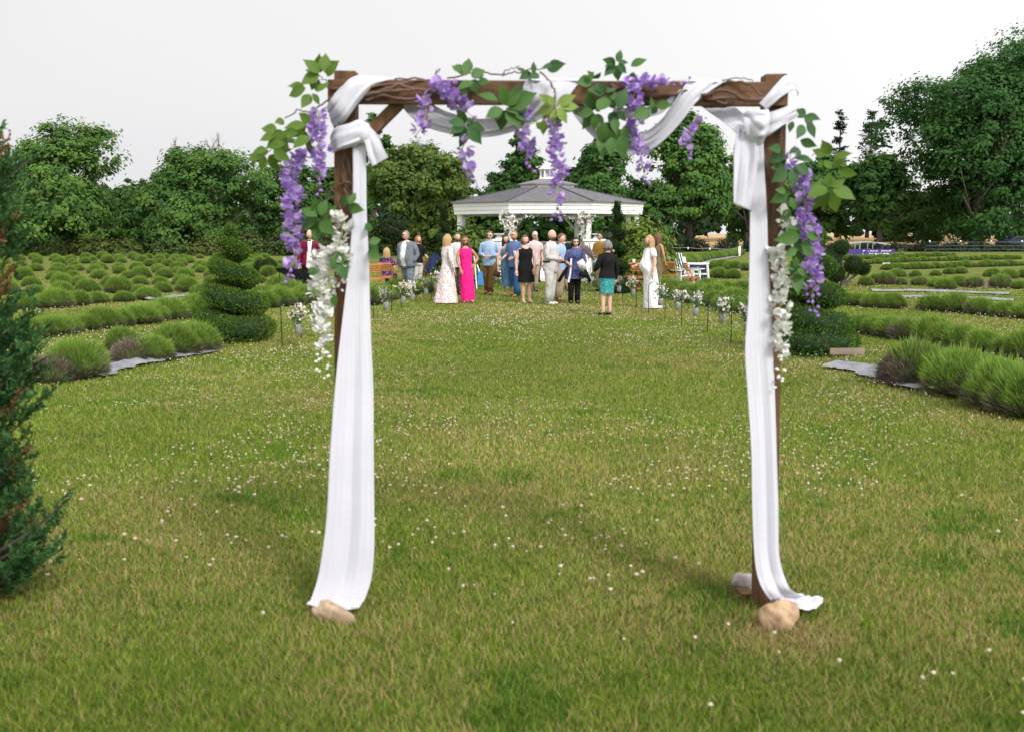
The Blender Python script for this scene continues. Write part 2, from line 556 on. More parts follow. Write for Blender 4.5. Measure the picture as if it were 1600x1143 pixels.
def limb_paths(r, base, top, spread, n, rad):
    """trunk and limbs as (points, radii)"""
    out = []
    hgt = top - base
    tr = [Vector((0, 0, base - 0.3)), Vector((r.uniform(-.1, .1), 0, base + hgt * .2)), Vector((r.uniform(-.3, .3), r.uniform(-.3, .3), base + hgt * .5)), Vector((r.uniform(-.5, .5), r.uniform(-.5, .5), base + hgt * .8))]
    out.append((tr, [rad * 1.35, rad, rad * .65, rad * .25]))
    for i in range(n):
        f = r.uniform(.14, .6)
        st = Vector((0, 0, base + hgt * f))
        a = r.uniform(0, 2 * math.pi)
        L_ = spread * r.uniform(.5, .9) * (1 - .4 * f)
        d_ = Vector((math.cos(a), math.sin(a), r.uniform(.35, 1.0)))
        e = st + d_ * L_
        m_ = st.lerp(e, .5) + Vector((0, 0, -.06 * L_))
        out.append(([st, m_, e], [rad * .45, rad * .3, rad * .08]))
        for k in range(2):
            e2 = m_ + Vector((math.cos(a + r.uniform(-1, 1)), math.sin(a + r.uniform(-1, 1)), r.uniform(.3, 1.2))) * L_ * .5
            out.append(([m_, m_.lerp(e2, .5) + Vector((0, 0, .05)), e2], [rad * .22, rad * .14, rad * .04]))
    return out


def crown_arrays(seed, w, h, z0, nclus, nleaf, lsize, c_dark, c_light, top_pow=1.0, droop=0.0, lobes=7):
    """leaf clumps through the crown's volume; w half width, crown from z0 to z0+h"""
    rs_ = np.random.RandomState(seed)
    # lobes break the outline
    lc = []
    for i in range(lobes):
        a = rs_.rand() * 2 * np.pi
        rr = rs_.uniform(.25, .62) * w
        zz = rs_.uniform(.12, .80)
        lc.append((np.cos(a) * rr, np.sin(a) * rr, z0 + zz * h, rs_.uniform(.42, .62) * w, rs_.uniform(.22, .34) * h))
    lc.append((0, 0, z0 + .55 * h, w * .62, h * .47))
    lc = np.array(lc)
    wts = lc[:, 3] ** 2 * lc[:, 4]; wts /= wts.sum()
    pick = rs_.choice(len(lc), nclus, p=wts)
    dirs = rs_.normal(size=(nclus, 3)); dirs /= np.linalg.norm(dirs, axis=1, keepdims=True)
    dirs[:, 2] = np.where(dirs[:, 2] < -.5, -dirs[:, 2], dirs[:, 2])
    rad = rs_.uniform(.4, 1.0, nclus) ** .6 + (rs_.rand(nclus) < .10) * rs_.uniform(.02, .14, nclus)
    C = lc[pick, :3] + dirs * rad[:, None] * np.stack([lc[pick, 3], lc[pick, 3], lc[pick, 4]], 1)
    rc = w * rs_.uniform(.06, .15, nclus)
    ci = np.repeat(np.arange(nclus), nleaf)
    off = rs_.normal(size=(len(ci), 3)) * np.array([.62, .62, .40])
    off[:, 2] -= droop * (off[:, 0] ** 2 + off[:, 1] ** 2)
    Pn = C[ci] + off * rc[ci][:, None]
    outw = C[ci] - np.array([0, 0, z0 + h * .45])
    outw /= np.linalg.norm(outw, axis=1, keepdims=True) + 1e-6
    Nn = off * .8 + outw * .6 + np.array([0, 0, .60]) + rs_.normal(size=off.shape) * .32
    sz = lsize * rs_.uniform(.55, 1.25, len(ci))
    V, F = leaf_quads(Pn, Nn, sz, rs_)
    tone = np.clip(rs_.normal(.5, .34, nclus), 0, 1)[ci] * .7 + rs_.rand(len(ci)) * .3
    c = np.array(c_dark) * (1 - tone[:, None]) + np.array(c_light) * tone[:, None]
    return V, F, np.repeat(c, 4, axis=0), C


def make_tree(label, px, hw, top_y, Y, seed, dark, light, crown_from=.12, trunk=.3, nclus=230, nleaf=55, lsize=None, group='trees around the farm', dead=False, lobes=7, name='broadleaf_tree', cat='tree', base_z=None, droop=0.0):
    r = random.Random(seed)
    X = (px - 800) / FPX * Y / 1.0
    z0 = hayz(X, Y) if base_z is None else base_z
    ztop = CAM_H + (365 - top_y) * Y / FPX
    H = ztop - z0
    w = hw / FPX * Y
    root = empty(name, (X, Y, z0), 0)
    V, F, c, C = crown_arrays(seed, w, H * (1 - crown_from), H * crown_from, int(nclus * 1.7), int(nleaf * 1.45), lsize or .0021 * Y, dark, light, lobes=lobes, droop=droop)
    link('crown', np_mesh('crown', V, F, LEAF, c), root)
    tb = MB()
    for pts, rd in limb_paths(r, 0, H * .9, w, 9, trunk): tb.tube(pts, rd, 7)
    for k in range(0, len(C), 9):                           # twigs out to the clumps
        e = Vector(C[k]); s = Vector((0, 0, max(H * .2, e.z * .62)))
        tb.tube([s, s.lerp(e, .5) + Vector((0, 0, -.1)), e], [trunk * .16, trunk * .1, trunk * .03], 4)
    tb.build('trunk', BARK, root, True)
    if dead:
        db = MB()
        def br(p, d_, L_, rr, n):
            e = p + d_ * L_
            m_ = p.lerp(e, .5) + Vector((r.uniform(-.1, .1), 0, r.uniform(-.05, .1))) * L_
            db.tube([p, m_, e], [rr, rr * .75, rr * .45], 4)
            if n:
                for k in range(3):
                    br(p.lerp(e, r.uniform(.5, 1)), (d_ + Vector((r.uniform(-.8, .8), r.uniform(-.6, .6), r.uniform(-.1, .6)))).normalized(), L_ * r.uniform(.45, .75), rr * .5, n - 1)
        for k in range(4):
            br(Vector((r.uniform(-.3, .5) * w, r.uniform(-.5, 0), H * .86)), Vector((r.uniform(-.5, .5), 0, 1)).normalized(), H * .15, .085, 3)
        db.build('dead_branch', GREYBARK, root)
    tag(root, label, cat, group)
    return root


DK, MD, LT = (0.056, 0.128, 0.040), (0.110, 0.220, 0.048), (0.155, 0.275, 0.056)
YD, YL = (0.070, 0.120, 0.030), (0.180, 0.255, 0.060)
BD, BL = (0.046, 0.126, 0.040), (0.098, 0.230, 0.050)
GL, GC, GR = 'trees behind the left field', 'trees behind the gazebo', 'trees behind the right field'
make_tree('broad dark tree with twiggy crown at the left edge of the field', 100, 112, 203, 80, 1, DK, LT, .0, .28, 300, 60, group=GL)
make_tree('leafy tree cut off by the left picture edge', -25, 80, 232, 86, 2, DK, MD, .0, .28, 170, 50, group=GL)
make_tree('green tree with bare dead branches on top behind the spiral topiary', 305, 104, 238, 82, 3, BD, LT, .02, .30, 280, 60, group=GL, dead=True)
make_tree('low tree filling the gap between the two big left trees', 205, 55, 290, 96, 4, DK, MD, .0, .25, 120, 45, group=GL)
make_tree('hazy green tree seen left of the purple wisteria', 440, 72, 262, 96, 5, DK, MD, .0, .28, 170, 50, group=GL)
make_tree('tree behind the man in the burgundy jacket', 515, 62, 262, 100, 6, DK, MD, .0, .28, 150, 50, group=GL)
make_tree('tall tree rising behind the left post of the arch', 588, 40, 190, 120, 7, DK, MD, .05, .3, 130, 55, group=GL)
make_tree('pale yellow green rounded tree left of the gazebo', 655, 88, 236, 76, 8, YD, YL, .0, .28, 280, 62, group=GC, droop=.25)
make_tree('yellow green tree touching the left end of the gazebo roof', 715, 42, 270, 82, 9, YD, YL, .0, .22, 120, 50, group=GC)
make_tree('dark round tree directly behind the gazebo cupola', 812, 54, 221, 92, 10, BD, MD, .0, .3, 210, 60, group=GC)
make_tree('low dark tree under the left gazebo eave', 775, 50, 305, 78, 11, DK, MD, .0, .2, 120, 50, group=GC)
make_tree('tree with bare grey limbs right of the gazebo cupola', 945, 66, 216, 94, 12, BD, MD, .02, .3, 190, 55, group=GC, dead=True)
make_tree('low dark tree seen through the gazebo', 885, 70, 300, 84, 13, DK, BL, .0, .2, 150, 50, group=GC)
make_tree('bright green tall tree between gazebo and right post', 1075, 82, 188, 96, 14, BD, LT, .06, .34, 300, 60, group=GC)
make_tree('low tree right of the gazebo roof', 1015, 50, 290, 88, 15, DK, MD, .0, .2, 120, 50, group=GC)
make_tree('tree behind the right hand drape of the arch', 1165, 66, 232, 98, 16, DK, LT, .02, .32, 190, 55, group=GC)
make_tree('dark green tree behind the wisteria on the right post', 1280, 72, 246, 112, 17, BD, MD, .03, .34, 200, 55, group=GR)
make_tree('dark tree left of the huge maple', 1370, 58, 250, 108, 18, BD, MD, .0, .3, 170, 55, group=GR)
make_tree('huge dark maple with dense crown at the right edge', 1520, 150, 110, 104, 19, BD, (0.085, 0.195, 0.050), .05, .62, 420, 62, group=GR, lobes=10)
make_tree('tallest tree cut off by the right picture edge', 1630, 140, 58, 108, 20, BD, (0.085, 0.195, 0.050), .05, .6, 330, 60, group=GR, lobes=9)
make_tree('low tree between the arch post and the purple banner', 1225, 42, 300, 100, 21, DK, MD, .0, .25, 110, 50, group=GR)
make_tree('low dark tree under the maple beside the hay field', 1440, 60, 290, 118, 22, DK, MD, .0, .3, 130, 50, group=GR)


# far wood beyond all the single trees: reads as one mass
wv, wf, wc = [], [], []
wn = 0
for k in range(34):
    xw = -125 + k * 7.6 + 1.5 * math.sin(k * 5.1)
    yw = 150 + 9 * math.sin(k * 2.7)
    hw_ = 8.6 + 1.8 * math.sin(k * 1.9) + (2.5 if xw > 10 else 0)
    V, F, c, C = crown_arrays(900 + k, 6.2, hw_, 0, 70, 40, .55, (0.024, 0.058, 0.026), (0.07, 0.125, 0.04), lobes=5)
    V = V + np.array([xw, yw, hayz(xw, yw) if xw > 8 else 0])
    wv.append(V); wf.append(F + wn); wc.append(c); wn += len(V)
for k in range(44):
    xw = -128 + k * 5.9; yw = 138 + 4 * math.sin(k * 3.1)
    V, F, c, C = crown_arrays(960 + k, 4.6, 5.2, -.6, 48, 34, .5, (0.018, 0.045, 0.020), (0.055, 0.105, 0.035), lobes=4)
    V = V + np.array([xw, yw, hayz(xw, yw) if xw > 8 else 0])
    wv.append(V); wf.append(F + wn); wc.append(c); wn += len(V)
tag(link('far_wood', np_mesh('far_wood', np.vstack(wv), np.vstack(wf), LEAF, np.vstack(wc))), 'far green wood closing the horizon behind the single trees', 'wood', kind='stuff')


def make_conifer(label, px, top_y, hw, Y, seed):
    r = random.Random(seed)
    rs_ = np.random.RandomState(seed)
    X = (px - 800) / FPX * Y
    z0 = hayz(X, Y)
    H = CAM_H + (365 - top_y) * Y / FPX - z0
    w = hw / FPX * Y
    root = empty('conifer_tree', (X, Y, z0))
    tb = MB()
    tb.tube([(0, 0, -.3), (0, 0, H * .5), (0, 0, H)], [.35, .22, .04], 7)
    PP, NN = [], []
    for i in range(70):
        f = r.uniform(.35, .99)
        a = r.uniform(0, 6.28)
        L_ = w * (1.15 - f) * 1.5 * r.uniform(.6, 1.1)
        s = Vector((0, 0, H * f)); e = s + Vector((math.cos(a), math.sin(a), .35)) * L_
        m_ = s.lerp(e, .55) - Vector((0, 0, .12 * L_))
        tb.tube([s, m_, e], [.06, .04, .015], 4)
        for k in range(26):
            g = r.uniform(.3, 1.05)
            p = s.lerp(e, g) + Vector((r.gauss(0, .22), r.gauss(0, .22), r.gauss(.05, .14)))
            PP.append(p); NN.append((r.gauss(0, .5), r.gauss(0, .5), 1))
    V, F = leaf_quads(np.array([tuple(p) for p in PP]), np.array(NN), rs_.uniform(.2, .42, len(PP)), rs_, .4)
    c = np.repeat(np.array((.035, .065, .040)) * rs_.uniform(.7, 1.3, (len(PP), 1)), 4, axis=0)
    link('crown', np_mesh('crown', V, F, LEAF, c), root)
    tb.build('trunk', BARK, root, True)
    tag(root, label, 'tree', 'conifers on the skyline')


make_conifer('thin left one of two conifers on the skyline beside the right post', 1302, 178, 20, 165, 51)
make_conifer('wider right one of two conifers on the skyline', 1350, 179, 30, 160, 52)


# shrubs: leafy mounds (rhododendrons, hedges, undergrowth)
def make_shrub(label, px, py, w_px, h_px, seed, dark, light, lsize, nclus=70, nleaf=45, name='leafy_shrub', cat='shrub', group=None, depth=1.0, rim=None, Yfix=None):
    g = G(px, py) if Yfix is None else Vector(((px - 800) / FPX * Yfix, Yfix, 0))
    s = FPX / g.y
    w, h_ = w_px / 2 / s, h_px / s
    rs_ = np.random.RandomState(seed)
    dirs = rs_.normal(size=(nclus, 3)); dirs /= np.linalg.norm(dirs, axis=1, keepdims=True)
    dirs[:, 2] = np.abs(dirs[:, 2])
    rad = rs_.uniform(.5, 1.0, nclus) ** .5
    C = dirs * rad[:, None] * np.array([w, w * depth, h_]) * rs_.uniform(.8, 1.08, (nclus, 1))
    C[:, 2] = np.maximum(C[:, 2], .03 * h_)
    ci = np.repeat(np.arange(nclus), nleaf)
    off = rs_.normal(size=(len(ci), 3))
    rc = min(w, h_) * .16
    Pn = C[ci] + off * rc
    Pn[:, 2] = np.maximum(Pn[:, 2], .01)
    Nn = off * .6 + dirs[ci] + np.array([0, 0, .5]) + rs_.normal(size=off.shape) * .4
    V, F = leaf_quads(Pn, Nn, lsize * rs_.uniform(.6, 1.3, len(ci)), rs_, .5)
    tone = np.clip(rs_.normal(.5, .25, nclus), 0, 1)[ci] * .6 + rs_.rand(len(ci)) * .4
    c = np.array(dark) * (1 - tone[:, None]) + np.array(light) * tone[:, None]
    root = empty(name, g)
    link('crown', np_mesh('crown', V, F, SHRUB, np.repeat(c, 4, axis=0)), root)
    tb = MB()
    for k in range(0, nclus, 5):
        e = Vector(C[k]) * .9
        tb.tube([(0, 0, 0), Vector((e.x * .4, e.y * .4, e.z * .6)), e], [.03, .02, .008], 4)
    tb.build('stem', BARK, root)
    tag(root, label, cat, group)
    return root


RD, RL = (0.075, 0.13, 0.022), (0.21, 0.29, 0.045)
make_shrub('bright yellow green shrub left of the gazebo steps', 728, 446, 92, 92, 61, (.06, .12, .022), (.19, .27, .05), .10, 170, 65)
make_shrub('large bright yellow green shrub right of the gazebo', 998, 448, 110, 98, 62, RD, RL, .10, 210, 65)
make_shrub('darker shrub at the foot of the right gazebo columns', 945, 442, 50, 55, 63, (.03, .08, .02), (.11, .18, .04), .07, 60, 45)
UG = 'undergrowth along the left tree line'
for i, (px, w, hpx, tone) in enumerate([(20, 80, 28, 0), (85, 70, 24, 1), (150, 75, 30, 2), (200, 60, 22, 1), (262, 80, 26, 0), (325, 70, 24, 2), (385, 70, 34, 1), (450, 80, 40, 0), (520, 90, 44, 0), (600, 90, 50, 0), (660, 70, 56, 1)]):
    nm = ['far left end of the tree line', 'left of the leaning grey trunk', 'under the broad left tree', 'in the gap between the two left trees', 'under the tree with dead branches', 'right under the tree with dead branches', 'just right of the left spiral topiary', 'behind the ball topiary', 'behind the man in burgundy', 'behind the seated blonde woman', 'behind the man in the grey suit'][i]
    make_shrub('wild bush ' + nm, px, 396, w, hpx, 70 + i, (.03, .06, .018), [(.085, .14, .035), (.14, .18, .04), (.19, .22, .05)][tone], .16, 60, 40, 'wild_bush', 'bush', UG, .6, Yfix=78)
HD = 'clipped dark hedge along the hay field'
for i in range(14):
    px = 1045 + i * 44
    make_shrub(f'low dark hedge section, {["first","second","third","fourth","fifth","sixth","seventh","eighth","ninth","tenth","eleventh","twelfth","thirteenth","fourteenth"][i]} from the left behind the right field', px, 390, 52, 15 if i > 4 else 19, 90 + i, (.014, .03, .018), (.04, .065, .035), .11, 44, 40, 'hedge_section', 'hedge', HD, .5, Yfix=94)
make_shrub('small sapling in front of the hedge right of the bride', 1058, 386, 34, 40, 110, (.03, .08, .03), (.09, .16, .05), .16, 40, 40, 'young_tree', 'tree', None, 1, Yfix=96)
make_shrub('small round green bush behind the woman next to the bride', 1046, 402, 22, 12, 111, (.05, .11, .02), (.13, .21, .04), .06, 30, 40)
make_shrub('small round green bush behind the navy folded chair', 672, 425, 26, 30, 112, (.05, .11, .02), (.13, .21, .04), .05, 30, 40)

# ------------------------------------------------------------------ lavender bushes
def lav_mesh(seed, n=5200, r=.335, h=.37, deadness=0.0):
    rs_ = np.random.RandomState(seed)
    z = rs_.uniform(-.02, 1, n)
    a = rs_.rand(n) * 2 * np.pi
    q = np.sqrt(np.clip(1 - z * z, 0, 1))
    D = np.stack([np.cos(a) * q, np.sin(a) * q, np.maximum(z, .02)], 1)
    lump = 1 + .13 * np.sin(a * 3 + seed) * q + .10 * np.sin(a * 7 + seed * 2 + z * 4)
    S = np.array([r, r, h])
    L0 = rs_.uniform(.68, .90, n)[:, None]; L1 = ((rs_.uniform(.92, 1.06, n) + (rs_.rand(n) < .12) * rs_.uniform(0, .22, n)) * lump)[:, None]
    A = D * S * L0 * lump[:, None] + np.array([0, 0, .03])
    grow = np.stack([D[:, 0] * .4, D[:, 1] * .4, np.ones(n)], 1) * (.04 + .07 * rs_.rand(n))[:, None]
    B = D * S * L1 + grow + rs_.normal(size=(n, 3)) * .016
    A[:, 2] = np.maximum(A[:, 2], .005); B[:, 2] = np.maximum(B[:, 2], .02)
    side = np.cross(B - A, rs_.normal(size=(n, 3)))
    side /= np.linalg.norm(side, axis=1, keepdims=True) + 1e-9
    w = .0042
    M = A * .45 + B * .55
    V = np.stack([A - side * w * .8, M - side * w, B, M + side * w], 1).reshape(-1, 3)
    F = np.arange(4 * n).reshape(-1, 4)
    k = rs_.rand(n)
    green = np.array([.150, .285, .040])[None] * (1 - k[:, None]) + np.array([.33, .48, .085])[None] * k[:, None]
    grey = np.array([.125, .098, .075])[None] * (1 - k[:, None]) + np.array([.34, .285, .22])[None] * k[:, None]
    isdead = ((vnoise(D[:, 0] * 2 + seed, D[:, 1] * 2 + D[:, 2], .55, seed) < deadness + .12) & (z < (.62 if deadness < .8 else 2))) | (rs_.rand(n) < deadness * .3)
    lowz = (z < .16 + .16 * rs_.rand(n))                       # woody purple-brown skirt
    tip = np.where(isdead[:, None], grey, green)
    tip = np.where((lowz & (rs_.rand(n) < .8))[:, None], np.array([.165, .125, .115])[None] * (.7 + .6 * k[:, None]), tip)
    basec = np.where(isdead[:, None], grey * .7, np.array([.085, .115, .035])[None])
    col = np.stack([basec, tip * .9, tip, tip * .9], 1).reshape(-1, 3)
    # leafy heart
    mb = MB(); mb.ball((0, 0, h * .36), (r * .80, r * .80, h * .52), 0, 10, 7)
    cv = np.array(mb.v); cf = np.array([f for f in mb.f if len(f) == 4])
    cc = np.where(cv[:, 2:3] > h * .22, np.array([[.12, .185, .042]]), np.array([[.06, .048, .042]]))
    return np_mesh('lavender_bush', np.vstack([V, cv]), np.vstack([F, cf + len(V)]), SHRUB, np.vstack([col, cc]))


LAV = [lav_mesh(s) for s in range(200, 205)]
LAVDEAD = [lav_mesh(210, 4600, deadness=.36), lav_mesh(211, 4300, deadness=.46), lav_mesh(212, 3000, h=.30, deadness=.9)]
ORD = ['first', 'second', 'third', 'fourth', 'fifth', 'sixth', 'seventh', 'eighth', 'ninth', 'tenth', 'eleventh', 'twelfth', 'thirteenth', 'fourteenth', 'fifteenth', 'sixteenth', 'seventeenth', 'eighteenth', 'nineteenth', 'twentieth'] + [f'{n}th' if n % 10 not in (1, 2, 3) else f'{n}' + ['st', 'nd', 'rd'][n % 10 - 1] for n in range(21, 80)]
lrng = random.Random(77)


def bush_row(row, pts, spacing, size=1.0, dead=(), jitter=.06, gaps=0.0, xy=None, squash=1.0):
    q = [G(*p) for p in pts]
    spots = []
    carry = 0.0
    for a_, b_ in zip(q, q[1:]):
        L_ = (b_ - a_).length
        t = carry
        while t < L_:
            spots.append(a_.lerp(b_, t / L_)); t += spacing * lrng.uniform(.88, 1.12)
        carry = t - L_
    spots = [s for s in spots if lrng.random() > gaps and -0.56 < s.x / s.y < 0.56]
    put_bushes(row, spots, size, dead, jitter, squash)


def put_bushes(row, spots, size=1.0, dead=(), jitter=.06, squash=1.0):
    spots = sorted(spots, key=lambda s: s.x / s.y)
    for i, s in enumerate(spots):
        isd = i in dead or (dead == 'some' and lrng.random() < .25)
        me_ = LAVDEAD[lrng.randrange(2)] if isd else LAV[lrng.randrange(5)]
        k = size * lrng.uniform(.78, 1.18)
        o = link('lavender_bush', me_, loc=(s.x + lrng.gauss(0, jitter), s.y + lrng.gauss(0, jitter), 0), rot=(0, 0, lrng.uniform(0, 6.28)), scale=(k * lrng.uniform(.95, 1.1), k, k * squash * lrng.uniform(.78, 1.05)))
        tag(o, f'{"half dead" if isd else "green"} lavender bush, {ORD[i]} from the left in {row}', 'lavender', 'lavender bushes in ' + row)


# left field
for (px, py, s_, dd_, lab) in [(118, 590, 1.0, 0, 'green lavender bush beside a dead one, nearest to the juniper on the left'), (84, 596, .80, 2, 'dead grey lavender bush nearest to the juniper on the left'),
                              (190, 546, .72, 0, 'small green lavender bush behind the dead stump left of the lawn'), (207, 566, .82, 2, 'dead grey brown lavender bush left of the lawn near the cloth strip'),
                              (240, 564, .75, 0, 'green lavender bush just right of the dead grey brown one'), (272, 556, .98, 0, 'full green lavender bush second from the left spiral topiary'), (305, 551, .95, 0, 'full green lavender bush next to the left spiral topiary')]:
    g = G(px, py)
    o = link('lavender_bush', LAVDEAD[2] if dd_ == 2 else LAV[int(px) % 5], loc=g, rot=(0, 0, px), scale=(s_, s_, s_ * 1.02))
    tag(o, lab, 'lavender', 'lavender bushes along the left lawn edge')
bush_row('the second row left of the lawn', [(-40, 545), (60, 527), (180, 510), (320, 493), (440, 478), (520, 470)], .48, .92, jitter=.04)
bush_row('the row behind the left hooks', [(570, 476), (640, 460), (700, 450)], .52, .95)
put_bushes('the third row of the left field', [G(x, y) for x, y in [(40, 483), (82, 481), (120, 478), (157, 474), (196, 472), (228, 468), (318, 463), (405, 470), (428, 468), (450, 467), (474, 466)]], .95)
for j, (yy, x0, x1, sp) in enumerate([(458, -30, 480, .72), (446, -30, 478, .76), (436, -30, 430, .80), (428, -30, 470, .84), (421, -30, 430, .86), (415, -30, 455, .9), (410, -30, 420, .95), (406, -30, 440, 1.0), (403, -30, 425, 1.05)]):
    bush_row(f'the {ORD[j + 3]} row of the left field', [(x0, yy + 3), (x1, yy - (4 if j < 4 else 0))], sp, .86 + .01 * j, jitter=.12, gaps=.03 if j < 5 else .10)
# right field
for (px, py, s_, dd_, lab) in [(1428, 600, 1.12, 1, 'half dead lavender bush at the front corner of the right field'), (1500, 616, 1.08, 0, 'green lavender bush second in the nearest row on the right'), (1470, 606, .9, 0, 'lavender bush squeezed between the first two big ones at right'),
                              (1565, 636, 1.05, 0, 'green lavender bush third in the nearest row on the right'), (1610, 650, 1.05, 0, 'lavender bush of the nearest right row cut by the picture edge'), (1535, 622, .95, 0, 'lavender bush half hidden in the nearest row on the right')]:
    g = G(px, py)
    o = link('lavender_bush', LAVDEAD[0] if dd_ else LAV[int(px) % 5], loc=g, rot=(0, 0, px), scale=(s_, s_, s_))
    tag(o, lab, 'lavender', 'lavender bushes of the nearest row on the right')
bush_row('the second row right of the lawn', [(1640, 566), (1480, 540), (1325, 516)], .42, .88, dead=(3,), jitter=.04)
bush_row('the row behind the right hooks', [(1160, 489), (1100, 474), (1040, 460)], .46, 1.05)
put_bushes('the third right field row', [G(x, y) for x, y in [(1105, 458), (1135, 460), (1160, 462), (1316, 477), (1340, 478), (1366, 480), (1398, 482), (1458, 486), (1494, 488), (1530, 491), (1566, 495), (1602, 498)]], .88, jitter=.03)
put_bushes('the patchy right field row', [G(x, y) for x, y in [(1356, 447), (1384, 445), (1412, 445), (1440, 446), (1462, 449), (1482, 453), (1496, 448), (1526, 450), (1560, 450), (1592, 452)]], .82, (1, 2, 3, 7, 8))
put_bushes('the sparse row behind the patchy one', [G(x, y) for x, y in [(1368, 436), (1400, 434), (1432, 433), (1458, 431), (1480, 429), (1502, 428), (1550, 433), (1575, 436), (1598, 434)]], .75)
bush_row('the long fifth right field row', [(1385, 422), (1480, 419), (1600, 415)], .50, .72, jitter=.03)
bush_row('the long sixth right field row', [(1335, 414), (1430, 409), (1600, 405)], .55, .75, jitter=.03)
bush_row('the farthest right field row', [(1320, 407), (1400, 403), (1490, 400)], .60, .75, jitter=.03)
bush_row('the near row behind the lawn chairs', [(1100, 434), (1165, 436)], .6, 1.1)
bush_row('the middle row behind the lawn chairs', [(1115, 420), (1165, 423)], .7, 1.1)
bush_row('the far row behind the lawn chairs', [(1065, 417), (1105, 406), (1155, 399)], .8, 1.15)

# ------------------------------------------------------------------ topiaries
def scatter_sprays(PTS, NRM, n_each, L_, rs_, dark, light, w=.009, droop=.35):
    """small upright scale-leaf sprays on a surface"""
    PTS, NRM = np.repeat(PTS, n_each, 0), np.repeat(NRM, n_each, 0)
    n = len(PTS)
    PTS = PTS + rs_.normal(size=(n, 3)) * L_ * .4
    D = NRM * .8 + rs_.normal(size=(n, 3)) * .45 + np.array([0, 0, droop])
    D /= np.linalg.norm(D, axis=1, keepdims=True)
    ln = L_ * rs_.uniform(.6, 1.3, (n, 1))
    side = np.cross(D, rs_.normal(size=(n, 3))); side /= np.linalg.norm(side, axis=1, keepdims=True) + 1e-9
    A = PTS - D * ln * .3; B = PTS + D * ln; M = PTS + D * ln * .35
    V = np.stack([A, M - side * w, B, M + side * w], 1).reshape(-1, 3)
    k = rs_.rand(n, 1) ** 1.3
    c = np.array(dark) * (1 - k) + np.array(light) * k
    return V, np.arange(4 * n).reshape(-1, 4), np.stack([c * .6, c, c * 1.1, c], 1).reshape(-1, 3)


def make_spiral(label, px, py, H, r0, turns, seed, dark, light, n=9000, spray=.045, tube0=.20, tube1=.07, w=.009):
    g = G(px, py)
    root = empty('spiral_topiary', g, 0)
    rs_ = np.random.RandomState(seed)
    def centre(t):                                   # t 0..1 along the spiral
        a = -turns * 2 * np.pi * t + seed
        b0 = 1.0 / turns                                  # the lowest coil closes into a ring
        u_ = np.clip((t - b0) / (1 - b0), 0, 1)
        zz = tube0 * .62 + (H - tube0 * .62 - tube1) * (.03 * np.minimum(t / b0, 1) + .97 * u_ ** .95)
        rr = r0 * (1 - u_) ** .85
        return np.stack([np.cos(a) * rr, np.sin(a) * rr, zz], -1)
    t = rs_.rand(n) ** 1.25
    tr = (tube0 * (1 - t) + tube1 * t)
    C = centre(t)
    a = rs_.rand(n) * 2 * np.pi
    ca = -turns * 2 * np.pi * t + seed
    e1 = np.stack([np.cos(ca), np.sin(ca), 0 * ca], 1)
    nrm = e1 * np.cos(a)[:, None] + np.array([0, 0, 1]) * np.sin(a)[:, None]
    pts = C + nrm * np.stack([tr * 1.15, tr * 1.15, tr * .76], 1) * rs_.uniform(.93, 1.05, (n, 1))
    pts[:, 2] = np.maximum(pts[:, 2], .02)
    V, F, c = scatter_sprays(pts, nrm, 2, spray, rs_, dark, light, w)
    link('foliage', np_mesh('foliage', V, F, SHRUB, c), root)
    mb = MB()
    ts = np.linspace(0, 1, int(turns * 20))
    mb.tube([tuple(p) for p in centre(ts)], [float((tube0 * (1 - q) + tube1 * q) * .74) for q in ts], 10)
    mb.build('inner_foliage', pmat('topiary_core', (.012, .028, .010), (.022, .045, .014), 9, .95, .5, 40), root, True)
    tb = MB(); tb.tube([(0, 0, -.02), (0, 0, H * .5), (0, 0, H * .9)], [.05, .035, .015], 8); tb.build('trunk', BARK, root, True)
    tag(root, label, 'topiary', 'spiral clipped topiaries')


make_spiral('large green spiral topiary on the left edge of the lawn', 366, 532, 1.88, .37, 4.6, 5, (.045, .115, .016), (.20, .33, .045), 22000, .030, .27, .12)
make_spiral('large green spiral topiary half hidden behind the right arch post', 1262, 551, 1.86, .39, 4.6, 2, (.036, .105, .018), (.16, .29, .042), 20000, .030, .275, .12)
make_spiral('slim dark spiral topiary left of the gazebo', 694, 447, 2.65, .20, 6, 9, (.016, .042, .014), (.06, .11, .024), 6000, .06, .18, .08, .014)
make_spiral('slim spiral topiary in front of the right gazebo columns', 963, 458, 2.60, .24, 6, 13, (.016, .044, .014), (.06, .12, .025), 7000, .06, .18, .06, .014)


def make_pompom(label, px, py, balls, seed):
    g = G(px, py); s = FPX / g.y
    root = empty('ball_topiary', g)
    rs_ = np.random.RandomState(seed)
    tb = MB()
    for (bx, by, rp) in balls:
        c0 = np.array([(bx - px) / s, 0, (py - by) / s]); rr = rp / s
        n = 1500
        d_ = rs_.normal(size=(n, 3)); d_ /= np.linalg.norm(d_, axis=1, keepdims=True)
        pts = c0 + d_ * rr
        pts[:, 2] = np.maximum(pts[:, 2], .03)
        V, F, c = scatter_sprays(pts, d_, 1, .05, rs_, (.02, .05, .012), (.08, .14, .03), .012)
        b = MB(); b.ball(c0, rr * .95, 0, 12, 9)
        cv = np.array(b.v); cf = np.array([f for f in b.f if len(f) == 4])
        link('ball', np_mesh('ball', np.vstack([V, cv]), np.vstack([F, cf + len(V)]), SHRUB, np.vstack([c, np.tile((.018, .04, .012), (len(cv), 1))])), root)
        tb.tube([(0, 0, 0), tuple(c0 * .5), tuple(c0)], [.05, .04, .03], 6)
    tb.build('trunk', BARK, root)
    tag(root, label, 'topiary', 'ball clipped topiaries')


